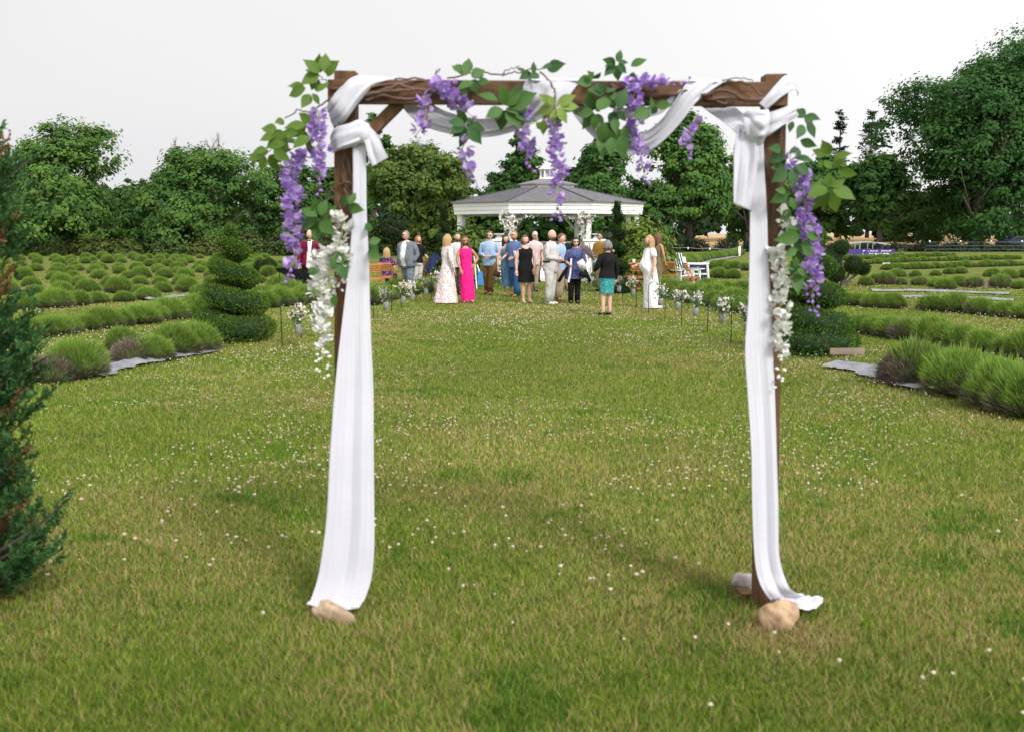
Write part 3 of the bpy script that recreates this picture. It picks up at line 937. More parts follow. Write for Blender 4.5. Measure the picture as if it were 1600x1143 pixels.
make_pompom('pair of clipped green balls behind the left spiral topiary', 415, 428, [(421, 416, 11), (408, 417, 10)], 31)
make_pompom('clipped ball topiary with five balls behind the right post', 1316, 447, [(1312, 388, 11), (1296, 408, 15), (1332, 415, 13), (1348, 420, 9), (1306, 430, 12)], 32)

# ------------------------------------------------------------------ juniper close on the left
jg = Vector((-2.50, 4.42, 0))
jroot = empty('juniper_shrub', jg)
rs_ = np.random.RandomState(41)
jr = random.Random(41)
prof = [(.02, .25), (.10, .38), (.25, .50), (.4, .53), (.6, .50), (.75, .38), (.87, .50), (1.0, .50), (1.15, .42), (1.35, .40), (1.5, .28), (1.62, .30), (1.75, .39), (1.9, .42), (2.05, .36), (2.16, .20), (2.3, .05)]
def jrad(z):
    for (a_, ra), (b_, rb) in zip(prof, prof[1:]):
        if a_ <= z <= b_: return ra + (rb - ra) * (z - a_) / (b_ - a_)
    return .03
PT, ND, LT_, CO = [], [], [], []
tb = MB()
tb.tube([(0, 0, 0), (.02, 0, .8), (-.02, 0, 1.6), (0, 0, 2.2)], [.05, .04, .025, .008], 7)
for i in range(1500):
    z = jr.uniform(.03, 2.28)
    a_ = jr.uniform(0, 6.283)
    rr = jrad(z) * .94 * jr.uniform(.45, 1.06) * (.80 + .22 * math.sin(a_ * 3 + z * 5) + .16 * math.sin(a_ * 5 - z * 11 + 1))
    if (.70 < z < .84 or 1.46 < z < 1.60) and jr.random() < .6: continue
    if z > 1.4: rr *= 1.25
    if z > 1.4 and jr.random() < .3: continue
    z1 = max(0.03, z - rr * .6)
    s = Vector((0, 0, z1)); e = Vector((math.cos(a_) * rr, math.sin(a_) * rr, z + .05))
    m_ = s.lerp(e, .55) + Vector((0, 0, -.03))
    if i % 6 == 0: tb.tube([s, m_, m_.lerp(e, .7)], [.010, .007, .003], 4)
    browned = jr.random() < (.16 if 1.4 < z < 1.75 or .65 < z < .85 else .04)
    tone = jr.uniform(.7, 1.25)
    for k in range(8):                                    # side sprays
        f = jr.uniform(.5, 1.0)
        c0 = m_.lerp(e, (f - .5) * 2)
        d_ = ((e - m_).normalized() + Vector((jr.gauss(0, .55), jr.gauss(0, .55), jr.gauss(.55, .4)))).normalized()
        ln = jr.uniform(.035, .075)
        for q in range(11):
            p = c0 + d_ * (ln * q / 11)
            dd_ = (d_ + Vector((jr.gauss(0, .55), jr.gauss(0, .55), jr.gauss(0, .55)))).normalized()
            PT.append(p); ND.append(dd_); LT_.append(jr.uniform(.016, .030)); CO.append(((.22, .115, .05) if browned else (.060 * tone, .150 * tone, .045 * tone)))
PT, ND, LT_, CO = np.array([tuple(p) for p in PT]), np.array([tuple(p) for p in ND]), np.array(LT_)[:, None], np.array(CO)
sd = np.cross(ND, rs_.normal(size=ND.shape)); sd /= np.linalg.norm(sd, axis=1, keepdims=True) + 1e-9
w = .0062
V = np.stack([PT, PT + ND * LT_ * .5 - sd * w, PT + ND * LT_, PT + ND * LT_ * .5 + sd * w], 1).reshape(-1, 3)
V[:, 2] = np.maximum(V[:, 2], .012)
CO = CO * rs_.uniform(.6, 1.35, (len(CO), 1))
link('foliage', np_mesh('foliage', V, np.arange(len(V)).reshape(-1, 4), SHRUB, np.repeat(CO, 4, axis=0)), jroot)
tb.build('trunk', BARK, jroot)
tag(jroot, 'dark green juniper shrub with brown tips at the left picture edge', 'shrub')
# ------------------------------------------------------------------ gazebo
ROOF = None
def roof_material():
    m = bpy.data.materials.new('roof_shingle')
    t, N, L = nodes_of(m)
    out = N.new('ShaderNodeOutputMaterial'); b = N.new('ShaderNodeBsdfPrincipled')
    b.inputs['Roughness'].default_value = .9
    tc = N.new('ShaderNodeTexCoord')
    n = N.new('ShaderNodeTexNoise'); n.inputs['Scale'].default_value = 7; n.inputs['Detail'].default_value = 6
    L.new(tc.outputs['Object'], n.inputs['Vector'])
    r = ramp(N, [(.3, (.135, .132, .145)), (.7, (.22, .217, .232))])
    L.new(n.outputs['Fac'], r.inputs[0]); L.new(r.outputs[0], b.inputs['Base Color'])
    L.new(b.outputs[0], out.inputs[0])
    return m


ROOF = roof_material()
SOFFIT = pmat('pale_grey_paint', (.52, .52, .50), (.45, .45, .44), 3, .6)
gz_front = G(857, 439)
GA = 3.02                                    # eave side
GI = GA * 1.2071                             # eave inradius
gz = empty('gazebo', (gz_front.x + .07, gz_front.y + GI + .35, 0))
def octo(inr, z, n=8):
    c = inr / math.cos(math.pi / 8)
    return [Vector((c * math.cos(math.pi / 8 + k * math.pi / 4), c * math.sin(math.pi / 8 + k * math.pi / 4), z)) for k in range(8)]


Z0, Z1, ZC, ZU = 2.42, 2.86, 3.47, 3.84
# fascia in three stepped boards
for k, (za, zb, out_) in enumerate([(Z0, Z0 + .14, -.035), (Z0 + .14, Z0 + .29, -.012), (Z0 + .29, Z1, .012)]):
    mb = MB()
    o, i_ = octo(GI + out_, za), octo(GI + out_ - .12, za)
    for q in range(8):
        a, b = o[q], o[(q + 1) % 8]; c, d = i_[(q + 1) % 8], i_[q]
        up = Vector((0, 0, zb - za - .004))
        mb.add([a, b, c, d, a + up, b + up, c + up, d + up], [(0, 3, 2, 1), (4, 5, 6, 7), (0, 1, 5, 4), (2, 3, 7, 6)])
    mb.build('fascia_board', WHITE, gz)
mb = MB(); mb.add(octo(GI - .2, Z0 + .1), [tuple(range(7, -1, -1))]); mb.build('ceiling', SOFFIT, gz)
# roof: each slope a part, with shingle courses as real steps
cin = 1.05
for q in range(8):
    mb = MB()
    lo, hi = octo(GI + .10, Z1 - .02), octo(cin, ZC)
    NC_ = 16
    for k in range(NC_):
        f0, f1 = k / NC_, (k + 1) / NC_
        a, b = lo[q].lerp(hi[q], f0), lo[(q + 1) % 8].lerp(hi[(q + 1) % 8], f0)
        c, d = lo[(q + 1) % 8].lerp(hi[(q + 1) % 8], f1), lo[q].lerp(hi[q], f1)
        e = Vector((0, 0, .035))
        mb.add([a + e, b + e, c + e * .3, d + e * .3, a, b], [(0, 1, 2, 3), (4, 5, 1, 0)])
    rf = mb.build('roof_slope', ROOF, gz)
    rb = MB(); rb.bar(lo[q] + Vector((0, 0, .04)), hi[q] + Vector((0, 0, .04)), .07, .03); rb.build('hip_cap', pmat('hip_dark', (.07, .066, .08), (.10, .095, .11), 6, .9), rf)
col_ = MB()
o, i_ = octo(cin + .02, ZC - .03), octo(cin + .02, ZC + .12)
col_.loft([o, i_], True, True); col_.build('collar', WHITE, gz)
mb = MB(); mb.loft([octo(cin + .14, ZC + .1), octo(cin + .14, ZC + .15), octo(.30, ZU)], True, True); mb.build('upper_roof', ROOF, gz)
cu = MB()
cu.loft([octo(.34, ZU - .06), octo(.30, ZU + .06)], True, True)
for v in octo(.25, 0): cu.bar((v.x, v.y, ZU + .05), (v.x, v.y, ZU + .34), .06, .06)
cu.loft([octo(.27, ZU + .32), octo(.29, ZU + .37)], True, True)
cup = cu.build('cupola', WHITE, gz)
cl_ = MB(); cl_.loft([octo(.19, ZU + .04), octo(.19, ZU + .34)], True, True); cl_.build('louvre', SOFFIT, cup)
cr = MB(); cr.loft([octo(.36, ZU + .37), octo(.20, ZU + .52), octo(.02, ZU + .74)], True, True); cr.build('cupola_roof', pmat('cupola_lead', (.5, .49, .50), (.62, .61, .62), 5, .6), cup)
# floor, skirt, posts, braces
fl = MB(); fl.loft([octo(GI - .12, .36), octo(GI - .12, .45)], True, True); fl.build('floor', SOFFIT, gz)
sk = MB(); sk.loft([octo(GI - .18, 0.0), octo(GI - .18, .36)], True, True); sk.build('skirt', WHITE, gz)
posts = octo(GI - .24, .45)
for p in posts:
    mb = MB(); mb.box((p.x - .09, p.y - .09, .45), (p.x + .09, p.y + .09, Z0 + .12))
    pc = mb.build('column', WHITE, gz)
for q in range(8):
    a, b = posts[q], posts[(q + 1) % 8]
    t = (b - a).normalized()
    for p, s in ((a, 1), (b, -1)) if q == 1 else ():
        mb = MB(); mb.bar(p + Vector((0, 0, Z0 - .75 - .45 + 0)) + t * s * .08 + Vector((0, 0, .2)), p + t * s * .62 + Vector((0, 0, Z0 - .45 + .06)), .07, .09)
        mb.build('brace', WHITE, gz)
    if q in (5,): continue                    # the side facing the lawn is open for the steps
    mb = MB(); mb.bar(a + Vector((0, 0, .88)), b + Vector((0, 0, .88)), .09, .07); mb.bar(a + Vector((0, 0, .14)), b + Vector((0, 0, .14)), .06, .06)
    rl = mb.build('railing', WHITE, gz)
    for k in range(1, 18):
        c = a.lerp(b, k / 18)
        mb = MB(); mb.box((c.x - .022, c.y - .022, .59), (c.x + .022, c.y + .022, 1.30)); mb.build('baluster', WHITE, rl)
for k in range(3):
    mb = MB(); y1 = -(GI - .16); mb.box((-1.25, y1 - .32 * (3 - k), .12 * k), (1.25, y1 - .32 * (3 - k) + .34, .12 * (k + 1))); mb.build('step', WHITE, gz)
tag(gz, 'white octagonal gazebo with grey shingle roof and small cupola', 'gazebo')

# square white newel pillars with lanterns on them, either side of the steps
GLASSD = pmat('lantern_grey', (.25, .25, .26), (.33, .33, .34), 6, .3)
for sx, nm in ((-1, 'left'), (1, 'right')):
    px_ = (780, 932)[sx > 0]
    root = empty('lantern_pillar', (P(px_, 400, gz_front.y + .45).x, gz_front.y + .45, 0))
    mb = MB(); mb.box((-.46, -.22, 0), (.46, .22, 1.43)); add_bevel(mb.build('pillar', WHITE, root), .015)
    mb = MB(); mb.box((-.52, -.27, 1.43), (.52, .27, 1.50)); mb.build('cap', WHITE, root)
    for k in (-.13, .13):
        mb = MB(); mb.box((k - .07, -.235, .45), (k + .07, -.222, 1.12)); mb.build('panel', GLASSD, root)
    tag(root, f'white panelled pillar on the {nm} of the gazebo steps', 'pillar', 'pillars beside the gazebo steps')
    lan = empty('lantern', (root.location.x, root.location.y, 1.50))
    mb = MB(); mb.box((-.14, -.14, 0), (.14, .14, .05)); mb.box((-.09, -.09, .05), (.09, .09, .16)); mb.box((-.19, -.19, .16), (.19, .19, .20)); mb.build('housing', pmat('pale_stone', (.62, .60, .57), (.5, .49, .47), 8, .8), lan)
    tag(lan, f'small pale lantern on top of the {nm} gazebo pillar', 'lantern', 'lanterns beside the gazebo steps')

# white flower swags on the two front columns
WFL = pmat('white_petal', (.82, .80, .76), (.70, .62, .58), 25, .7, transl=.2)
SAGE = pmat('sage_leaf', (.10, .20, .12), (.20, .30, .20), 20, .7, transl=.2)
def flower_mass(mb, pts, rad, n, fl_r, r, leafmix=.5):
    for k in range(n):
        f = r.random() * (len(pts) - 1); i = int(f)
        c = Vector(pts[i]).lerp(Vector(pts[i + 1]), f - i) + Vector((r.gauss(0, 1), r.gauss(0, 1), r.gauss(0, 1))) * rad
        if r.random() < leafmix:
            d_ = Vector((r.gauss(0, 1), r.gauss(0, 1), r.gauss(0, 1))).normalized(); s = d_.orthogonal().normalized()
            q = fl_r * 1.5
            mb.add([c, c + d_ * q + s * q * .4, c + d_ * q * 2, c + d_ * q - s * q * .4], [(0, 1, 2, 3)], 1)
        else:
            for j in range(4):
                d_ = Vector((r.gauss(0, 1), r.gauss(0, 1) - .5, r.gauss(0, 1) + .3)).normalized(); s = d_.orthogonal().normalized()
                q = fl_r * r.uniform(.8, 1.2)
                mb.add([c, c + d_ * q + s * q * .7, c + d_ * q * 1.4, c + d_ * q - s * q * .7], [(0, 1, 2, 3)], 0)


fr = random.Random(5)
YF = gz.location.y - GI + .2
for (nm, sg, xp) in (('left', 1, 796), ('right', -1, 912)):
    root = empty('flower_swag', P(xp, 400, YF))
    base = root.location
    mb = MB()
    pts = [P(xp, 345, YF) - base, P(xp + sg * 2, 360, YF) - base, P(xp + sg * 1, 378, YF) - base, P(xp - sg * 2, 396, YF) - base]
    flower_mass(mb, pts, .12, 130, .055, fr, .62)
    flower_mass(mb, [P(xp, 338, YF) - base, P(xp + 1, 344, YF) - base], .13, 90, .085, fr, .15)
    flower_mass(mb, [P(xp, 343, YF) - base, P(xp + sg * 18, 337, YF) - base, P(xp + sg * 44, 335, YF) - base], .07, 80, .05, fr, .6)
    mb.build('blossom', [WFL, SAGE], root)
    dr = MB(); dr.tube(pts, [.05, .08, .07, .06], 6); dr.build('ribbon', WFL, root, True)
    tag(root, f'white flower and greenery swag on the {nm} front column of the gazebo', 'flower swag', 'flower swags on the gazebo columns')

# ------------------------------------------------------------------ shepherd hooks with flower jars
GLASS = bpy.data.materials.new('jar_glass')
t_, N_, L_ = nodes_of(GLASS)
_o = N_.new('ShaderNodeOutputMaterial'); _b = N_.new('ShaderNodeBsdfPrincipled')
_b.inputs['Base Color'].default_value = (.92, .95, .95, 1); _b.inputs['Roughness'].default_value = .08; _b.inputs['Transmission Weight'].default_value = .75; _b.inputs['IOR'].default_value = 1.3
_nz = N_.new('ShaderNodeTexNoise'); _nz.inputs['Scale'].default_value = 30
_rr = N_.new('ShaderNodeMapRange'); _rr.inputs['To Min'].default_value, _rr.inputs['To Max'].default_value = .05, .25
L_.new(_nz.outputs['Fac'], _rr.inputs['Value']); L_.new(_rr.outputs[0], _b.inputs['Roughness']); L_.new(_b.outputs[0], _o.inputs[0])
PINKFL = pmat('blush_petal', (.75, .58, .52), (.82, .74, .66), 25, .7, transl=.2)
GRN = pmat('bouquet_leaf', (.06, .14, .03), (.12, .22, .06), 20, .7, transl=.2)

hk = MB()
pts = [(0, 0, -.05), (0, 0, .40), (0, 0, .62)] + [(.12 - .12 * math.cos(a), 0, .62 + .12 * math.sin(a)) for a in [math.pi * k / 8 for k in range(1, 9)]] + [(.24, 0, .58), (.255, 0, .565), (.275, 0, .58)]
hk.tube(pts, .007, 6)
HOOK = hk.mesh('shepherd_hook', IRON, True)
jr_ = MB()
jr_.lathe([(.045, .0), (.055, .01), (.056, .13), (.045, .155), (.043, .18), (.046, .182)], 14)
JAR = jr_.mesh('glass', GLASS, True)
wt = MB(); wt.lathe([(.05, .008), (.051, .11), (.0, .111)], 12)
WATER = wt.mesh('water', pmat('jar_water', (.75, .80, .78), (.6, .68, .64), 9, .1), True)
wr = MB(); wr.tube([(-.046, 0, .165), (-.02, 0, .36), (.0, 0, .40), (.02, 0, .36), (.046, 0, .165)], .0022, 4)
wr.lathe([(.0475, .158), (.0475, .172)], 14)
WIRE = wr.mesh('wire_handle', IRON)
def bouquet_mesh(seed, petal):
    r = random.Random(seed)
    mb = MB()
    for k in range(16):
        a = r.uniform(0, 6.28); e = Vector((math.cos(a) * r.uniform(.03, .15), math.sin(a) * r.uniform(.03, .15), r.uniform(.12, .24)))
        mb.tube([(0, 0, -.11), (e.x * .2, e.y * .2, .04), e], .003, 4, 1)
    flower_mass(mb, [(0, 0, .06), (0, 0, .14)], .06, 90, .026, r, 1.0)
    flower_mass(mb, [(-.08, 0, .16), (0, -.03, .19), (.08, 0, .16), (0, 0, .12)], .048, 55, .028, r, .1)
    return mb.mesh('bouquet', [petal, GRN])


BQ = [bouquet_mesh(1, WFL), bouquet_mesh(2, WFL), bouquet_mesh(3, PINKFL)]
hooks = [('left', [(441, 541), (471, 528), (584, 498), (612, 487), (627, 482), (650, 472), (674, 466)]), ('right', [(1142, 536), (1105, 521), (1065, 509), (1039, 499), (1013, 491), (994, 480), (973, 473), (952, 467)])]
for side, lst in hooks:
    for i, (px, py) in enumerate(lst):
        g = G(px, py)
        lean = fr.uniform(-.03, .03)
        o = link('shepherd_hook', HOOK, loc=g, rot=(lean, lean * .7, fr.uniform(-.25, .25)), scale=(1, 1, fr.uniform(.92, 1.03)))
        nth = ORD[i]
        tag(o, f'black shepherd hook, {nth} from the camera along the {side} lawn edge', 'garden hook', 'shepherd hooks along the lawn')
        jx = g + Vector((.255, 0, 0))
        jar = empty('flower_jar', (jx.x, jx.y, .185), fr.uniform(0, 3))
        link('glass', JAR, jar); link('water', WATER, jar); link('wire_handle', WIRE, jar)
        tag(jar, f'clear glass jar hanging from the {nth} hook on the {side}', 'jar', 'glass jars hanging along the lawn')
        b = link('bouquet', BQ[2 if (side, i) in (('left', 0), ('right', 6), ('left', 3)) else i % 2], loc=(jx.x, jx.y, .185 + .16), rot=(fr.uniform(-.15, .15), fr.uniform(-.15, .15), fr.uniform(0, 6)), scale=fr.uniform(.95, 1.15))
        tag(b, f'{"blush" if (side, i) in (("left", 0), ("right", 6), ("left", 3)) else "white"} flower bouquet in the {nth} hanging jar on the {side}', 'bouquet', 'bouquets in the hanging jars')

# ------------------------------------------------------------------ chairs
def folding_chair_proto():
    root = empty('folding_chair')
    for s in (-1, 1):
        mb = MB(); mb.bar((s * .20, -.24, 0), (s * .20, .17, .82), .025, .035); mb.build('leg', CHAIRWOOD, root)       # front foot up to the back
        mb = MB(); mb.bar((s * .175, .25, 0), (s * .175, -.14, .45), .022, .032); mb.build('leg', CHAIRWOOD, root)
    for k in range(5):
        mb = MB(); y = -.19 + k * .088; mb.box((-.185, y, .43 - .01 * k), (.185, y + .07, .448 - .01 * k)); mb.build('seat_slat', CHAIRWOOD, root)
    for k in range(4):
        z = .60 + k * .065; y = -.24 + .41 * z / .82
        mb = MB(); mb.box((-.19, y - .012, z), (.19, y + .004, z + .052)); mb.build('back_slat', CHAIRWOOD, root)
    mb = MB(); mb.bar((-.2, -.19, .10), (.2, -.19, .10), .02, .03); mb.build('stretcher', CHAIRWOOD, root)
    mb = MB(); mb.bar((-.175, .18, .085), (.175, .18, .085), .02, .03); mb.build('stretcher', CHAIRWOOD, root)
    return root


fc = folding_chair_proto()
chairs = [(585, 458, 200, 'wooden folding chair half hidden by the left drape'), (603, 455, 175, 'wooden folding chair under the seated blonde woman'), (621, 449, 185, 'wooden folding chair between blonde woman and man in grey'), (653, 447, 160, 'wooden folding chair behind the man in the grey suit'), (664, 445, 185, 'wooden folding chair left of the slim dark topiary'), (673, 447, 230, 'turned wooden folding chair beside the slim dark topiary'), (720, 450, 190, 'wooden folding chair behind the woman in pink'),
          (988, 454, 190, 'leftmost wooden folding chair beside the bride'), (999, 455, 165, 'second wooden folding chair left of the bride'), (1010, 451, 190, 'wooden folding chair directly behind the bride'), (1046, 451, 150, 'wooden folding chair right of the bride'), (1078, 456, 95, 'wooden folding chair seen side on before the navy striped chair')]
for i, (px, py, rz, lab) in enumerate(chairs):
    o = fc if i == 0 else copy_tree(fc)
    o.location = G(px, py); o.rotation_euler = (0, 0, R(rz))
    tag(o, lab, 'chair', 'wooden folding chairs')

NAVY = pmat('navy_canvas', (.015, .022, .07), (.03, .04, .11), 10, .85)
STRIPE = bpy.data.materials.new('navy_white_stripe')
t_, N_, L_ = nodes_of(STRIPE)
_o = N_.new('ShaderNodeOutputMaterial'); _b = N_.new('ShaderNodeBsdfPrincipled'); _b.inputs['Roughness'].default_value = .9
_tc = N_.new('ShaderNodeTexCoord'); _w = N_.new('ShaderNodeTexWave'); _w.inputs['Scale'].default_value = 3.4; _w.inputs['Distortion'].default_value = 0
_rp = ramp(N_, [(.68, (.015, .022, .07)), (.72, (.75, .75, .75))])
L_.new(_tc.outputs['Object'], _w.inputs['Vector']); L_.new(_w.outputs['Fac'], _rp.inputs[0]); L_.new(_rp.outputs[0], _b.inputs['Base Color']); L_.new(_b.outputs[0], _o.inputs[0])


def adirondack(px, py, rz, lab, towel):
    root = empty('adirondack_chair', G(px, py), R(rz))
    for k in range(5):
        x = -.26 + k * .13; top = 1.02 - .05 * abs(k - 2)
        mb = MB(); mb.bar((x * .85, .12, .26), (x, .48, top), .11, .02, up=(0, 1, 0)); mb.build('back_slat', WHITE, root)
    for k in range(5):
        y = -.40 + k * .11; z = .37 - k * .026
        mb = MB(); mb.box((-.27, y, z), (.27, y + .09, z + .02)); mb.build('seat_slat', WHITE, root)
    for s in (-1, 1):
        mb = MB(); mb.box((s * .38 - .08, -.46, .54), (s * .38 + .08, .32, .565)); mb.build('arm', WHITE, root)
        mb = MB(); mb.box((s * .31 - .015, -.42, 0), (s * .31 + .015, -.30, .54)); mb.build('leg', WHITE, root)
        mb = MB(); mb.bar((s * .285, -.42, .34), (s * .285, .52, .05), .025, .11); mb.build('leg', WHITE, root)
    if towel:
        mb = MB(); mb.bar((0, .10, .30), (0, .475, 1.06), .34, .022, up=(0, 1, 0)); mb.box((-.17, -.36, .395), (.17, .10, .41)); mb.build('canvas', STRIPE, root)
    tag(root, lab, 'chair', 'white lawn chairs')


adirondack(1058, 449, 40, 'white slatted lawn chair right of the bride', False)
adirondack(1070, 446, 25, 'white lawn chair with navy striped canvas', True)
adirondack(1034, 446, 20, 'white lawn chair mostly hidden behind the bride', False)
# white cart with navy panels at the right of the chairs
root = empty('slatted_stand', G(1090, 445), R(-12))
for s in (-1, 1):
    for q in (-1, 1):
        mb = MB(); mb.bar((s * .30 * 1.25, q * .2, 0), (s * .30, q * .16, .70), .05, .05); mb.build('leg', WHITE, root)
mb = MB(); mb.box((-.36, -.2, .68), (.36, .2, .73)); mb.build('top', WHITE, root)
mb = MB(); mb.box((-.36, -.195, .34), (.36, .195, .38)); mb.build('shelf', WHITE, root)
for s in (-.15, .15):
    mb = MB(); mb.box((s - .12, -.19, .42), (s + .12, -.16, .66)); mb.build('panel', NAVY, root)
    mb = MB(); mb.box((s - .12, -.19, .08), (s + .12, -.16, .32)); mb.build('panel', NAVY, root)
tag(root, 'white slatted stand with navy panels right of the lawn chairs', 'stand')
# folded white chair with blue seat behind the pink dress
BLUE = pmat('blue_canvas', (.05, .20, .50), (.08, .26, .58), 9, .85)
root = empty('folded_stool', G(751, 452), R(10))
for a, b in (((-.12, 0, 0), (-.2, 0, 1.1)), ((.16, .05, 0), (-.1, .05, .75))):
    mb = MB(); mb.bar(a, b, .04, .035); mb.build('leg', WHITE, root)
mb = MB(); mb.add([(-.10, -.02, .14), (.20, -.02, .10), (.12, -.02, .52), (-.08, -.02, .55), (-.10, .04, .14), (.20, .04, .10), (.12, .04, .52), (-.08, .04, .55)], [(0, 1, 2, 3), (7, 6, 5, 4), (0, 4, 5, 1), (1, 5, 6, 2), (2, 6, 7, 3), (3, 7, 4, 0)]); mb.build('canvas', BLUE, root)
tag(root, 'white folded stool with bright blue canvas beside the pink dress', 'stool')
# dark folded chair sticking up left of the slim topiary
root = empty('folded_chair', G(676, 448), R(-20))
mb = MB(); mb.bar((-.18, 0, .5), (.12, .1, 1.02), .30, .04, up=(0, 1, 0)); mb.build('canvas', NAVY, root)
for s in (-.14, .14):
    mb = MB(); mb.bar((-.3, s, 0), (-.02, s, .75), .03, .03); mb.bar((.1, s, 0), (-.25, s, .55), .03, .03); mb.build('leg', IRON, root)
tag(root, 'folded navy camp chair left of the slim dark topiary', 'chair')
# pale pink pail with flowers, checkered cushion
root = empty('flower_pail', G(685, 462))
mb = MB(); mb.lathe([(.10, 0), (.13, .36), (.135, .37), (.12, .36)], 16); mb.build('pail', pmat('blush_tin', (.66, .52, .50), (.74, .62, .58), 7, .6), root, True)
flb = MB(); flower_mass(flb, [(0, 0, .42), (0, 0, .62)], .07, 120, .03, fr, .65); flb.build('bouquet', [WFL, GRN], root)
tag(root, 'pale pink flower pail beside the long floral dress', 'pail')
CHECK = bpy.data.materials.new('black_white_check')
t_, N_, L_ = nodes_of(CHECK)
_o = N_.new('ShaderNodeOutputMaterial'); _b = N_.new('ShaderNodeBsdfPrincipled'); _b.inputs['Roughness'].default_value = .9
_tc = N_.new('ShaderNodeTexCoord'); _w = N_.new('ShaderNodeTexChecker'); _w.inputs['Scale'].default_value = 18; _w.inputs[1].default_value = (.02, .02, .02, 1); _w.inputs[2].default_value = (.75, .75, .75, 1)
L_.new(_tc.outputs['Object'], _w.inputs['Vector']); L_.new(_w.outputs['Color'], _b.inputs['Base Color']); L_.new(_b.outputs[0], _o.inputs[0])
o = MB(); o.box((-.22, -.07, 0), (.22, .07, .24)); cu_ = o.build('checkered_cushion', CHECK, loc=G(776, 441)); add_bevel(cu_, .05, 3)
tag(cu_, 'black and white checkered cushion on the grass before the gazebo', 'cushion')
# little white flower stand right of the navy top
root = empty('flower_stand', G(930, 447))
for s in (-.13, .13):
    mb = MB(); mb.box((s - .02, -.02, 0), (s + .02, .02, .78)); mb.build('leg', WHITE, root)
mb = MB(); mb.box((-.18, -.10, .40), (.18, .10, .43)); mb.build('shelf', WHITE, root)
flb = MB(); flower_mass(flb, [(-.15, 0, .48), (.15, 0, .40), (.1, -.05, .1), (-.2, 0, .15)], .09, 110, .04, fr, .45); flb.build('bouquet', [WFL, GRN], root)
tag(root, 'white flower stand left of the woman in the teal skirt', 'stand')

# ------------------------------------------------------------------ row signs, banner, frame, wire and fence at the back
PLANK = pmat('weathered_plank', (.30, .24, .19), (.20, .155, .12), 6, .85, .3, 25, stretch=(.5, 4, 4))
def row_sign(px, py, w, h, zb, lab, mat=PLANK):
    root = empty('row_sign', G(px, py), R(fr.uniform(-15, 15)))
    mb = MB(); mb.box((-w / 2, -.012, zb), (w / 2, .012, zb + h)); add_bevel(mb.build('board', mat, root), .004)
    mb = MB(); mb.box((-.018, .013, 0), (.018, .035, zb + h * .8)); mb.build('stake', mat, root)
    tag(root, lab, 'sign', 'small row signs in the lavender')


row_sign(1323, 568, .46, .085, .12, 'brown plank row sign in front of the right spiral topiary')
row_sign(331, 534, .22, .075, .06, 'short brown plank row sign at the foot of the left spiral topiary')
row_sign(1317, 447, .34, .12, .10, 'white row sign under the five ball topiary', WHITE)
row_sign(1140, 419, .50, .12, .10, 'small white row sign near the curved cloth path', WHITE)
row_sign(1149, 434, .40, .12, .22, 'small pale row sign in the near row behind the lawn chairs', PLANK)
row_sign(1385, 419, .40, .10, .16, 'small white row sign at the left end of a right field row', WHITE)
row_sign(1454, 419, .70, .08, .10, 'grey row sign in the middle of the right field', PLANK)
row_sign(1545, 450, .42, .12, .03, 'small pale block sign in the patchy lavender row', PLANK)

YB = 78.0
BANNER = pmat('purple_banner', (.06, .035, .20), (.08, .045, .25), 2, .7)
root = empty('banner', (P(1354, 395, YB).x, YB, 0))
base = Vector((root.location.x, YB, 0))
mb = MB(); x0, x1 = P(1308, 395, YB).x - base.x, P(1398, 395, YB).x - base.x
z0_, z1_ = P(1354, 399, YB).z, P(1354, 389.5, YB).z
mb.box((x0, -.01, z0_), (x1, .01, z1_)); mb.build('cloth', BANNER, root)
lt = MB()
for row in range(2):                                      # two lines of small white lettering
    x = x0 + 2.0
    while x < x1 - .25:
        wl = fr.uniform(.10, .20)
        zc = z1_ - .16 - row * .20
        if fr.random() > .12:
            lt.box((x, -.016, zc - .06), (x + .03, -.011, zc + .06)); lt.box((x + .031, -.016, zc + fr.choice((-.06, .0, .04))), (x + wl, -.011, zc + fr.choice((.041, .06))))
        x += wl + .06
lt.build('lettering', WHITE, root)
for x in (x0, x1, x0 + (x1 - x0) * .36):
    mb = MB(); mb.tube([(x, .03, 0), (x, .03, z1_ + .1)], .03, 6); mb.build('post', IRON, root)
tag(root, 'long purple banner with white lettering behind the right field', 'banner')
root = empty('arched_frame', (P(1360, 390, 84).x, 84, 0))
bx_ = root.location.x
def fp(px, py, dy=0): v = P(px, py, 84); return (v.x - bx_, dy, v.z)
METAL = pmat('pale_metal', (.26, .32, .33), (.34, .40, .41), 8, .5, metal=.3)
for dy in (0, 1.2):
    mb = MB(); mb.tube([fp(1312, 385, dy), fp(1325, 381.5, dy), fp(1342, 379, dy), fp(1360, 378.4, dy), fp(1378, 380, dy), fp(1392, 383, dy)], .035, 6); mb.build('hoop', METAL, root)
    mb = MB(); mb.tube([(fp(1344, 379)[0], dy, fp(1344, 379.5)[2]), (fp(1343, 379)[0], dy, 0)], .05, 6); mb.build('post', METAL, root)
    mb = MB(); mb.tube([(fp(1364, 379)[0], dy, fp(1364, 379)[2]), (fp(1364, 379)[0], dy, 0)], .035, 6); mb.build('post', METAL, root)
for px in (1323, 1379):
    mb = MB(); q = fp(px, 382); mb.box((q[0] - .12, 0, 0), (q[0] + .12, 1.2, q[2])); mb.build('end_post', IRON, root)
tag(root, 'arched pale metal frame behind the purple banner', 'frame')

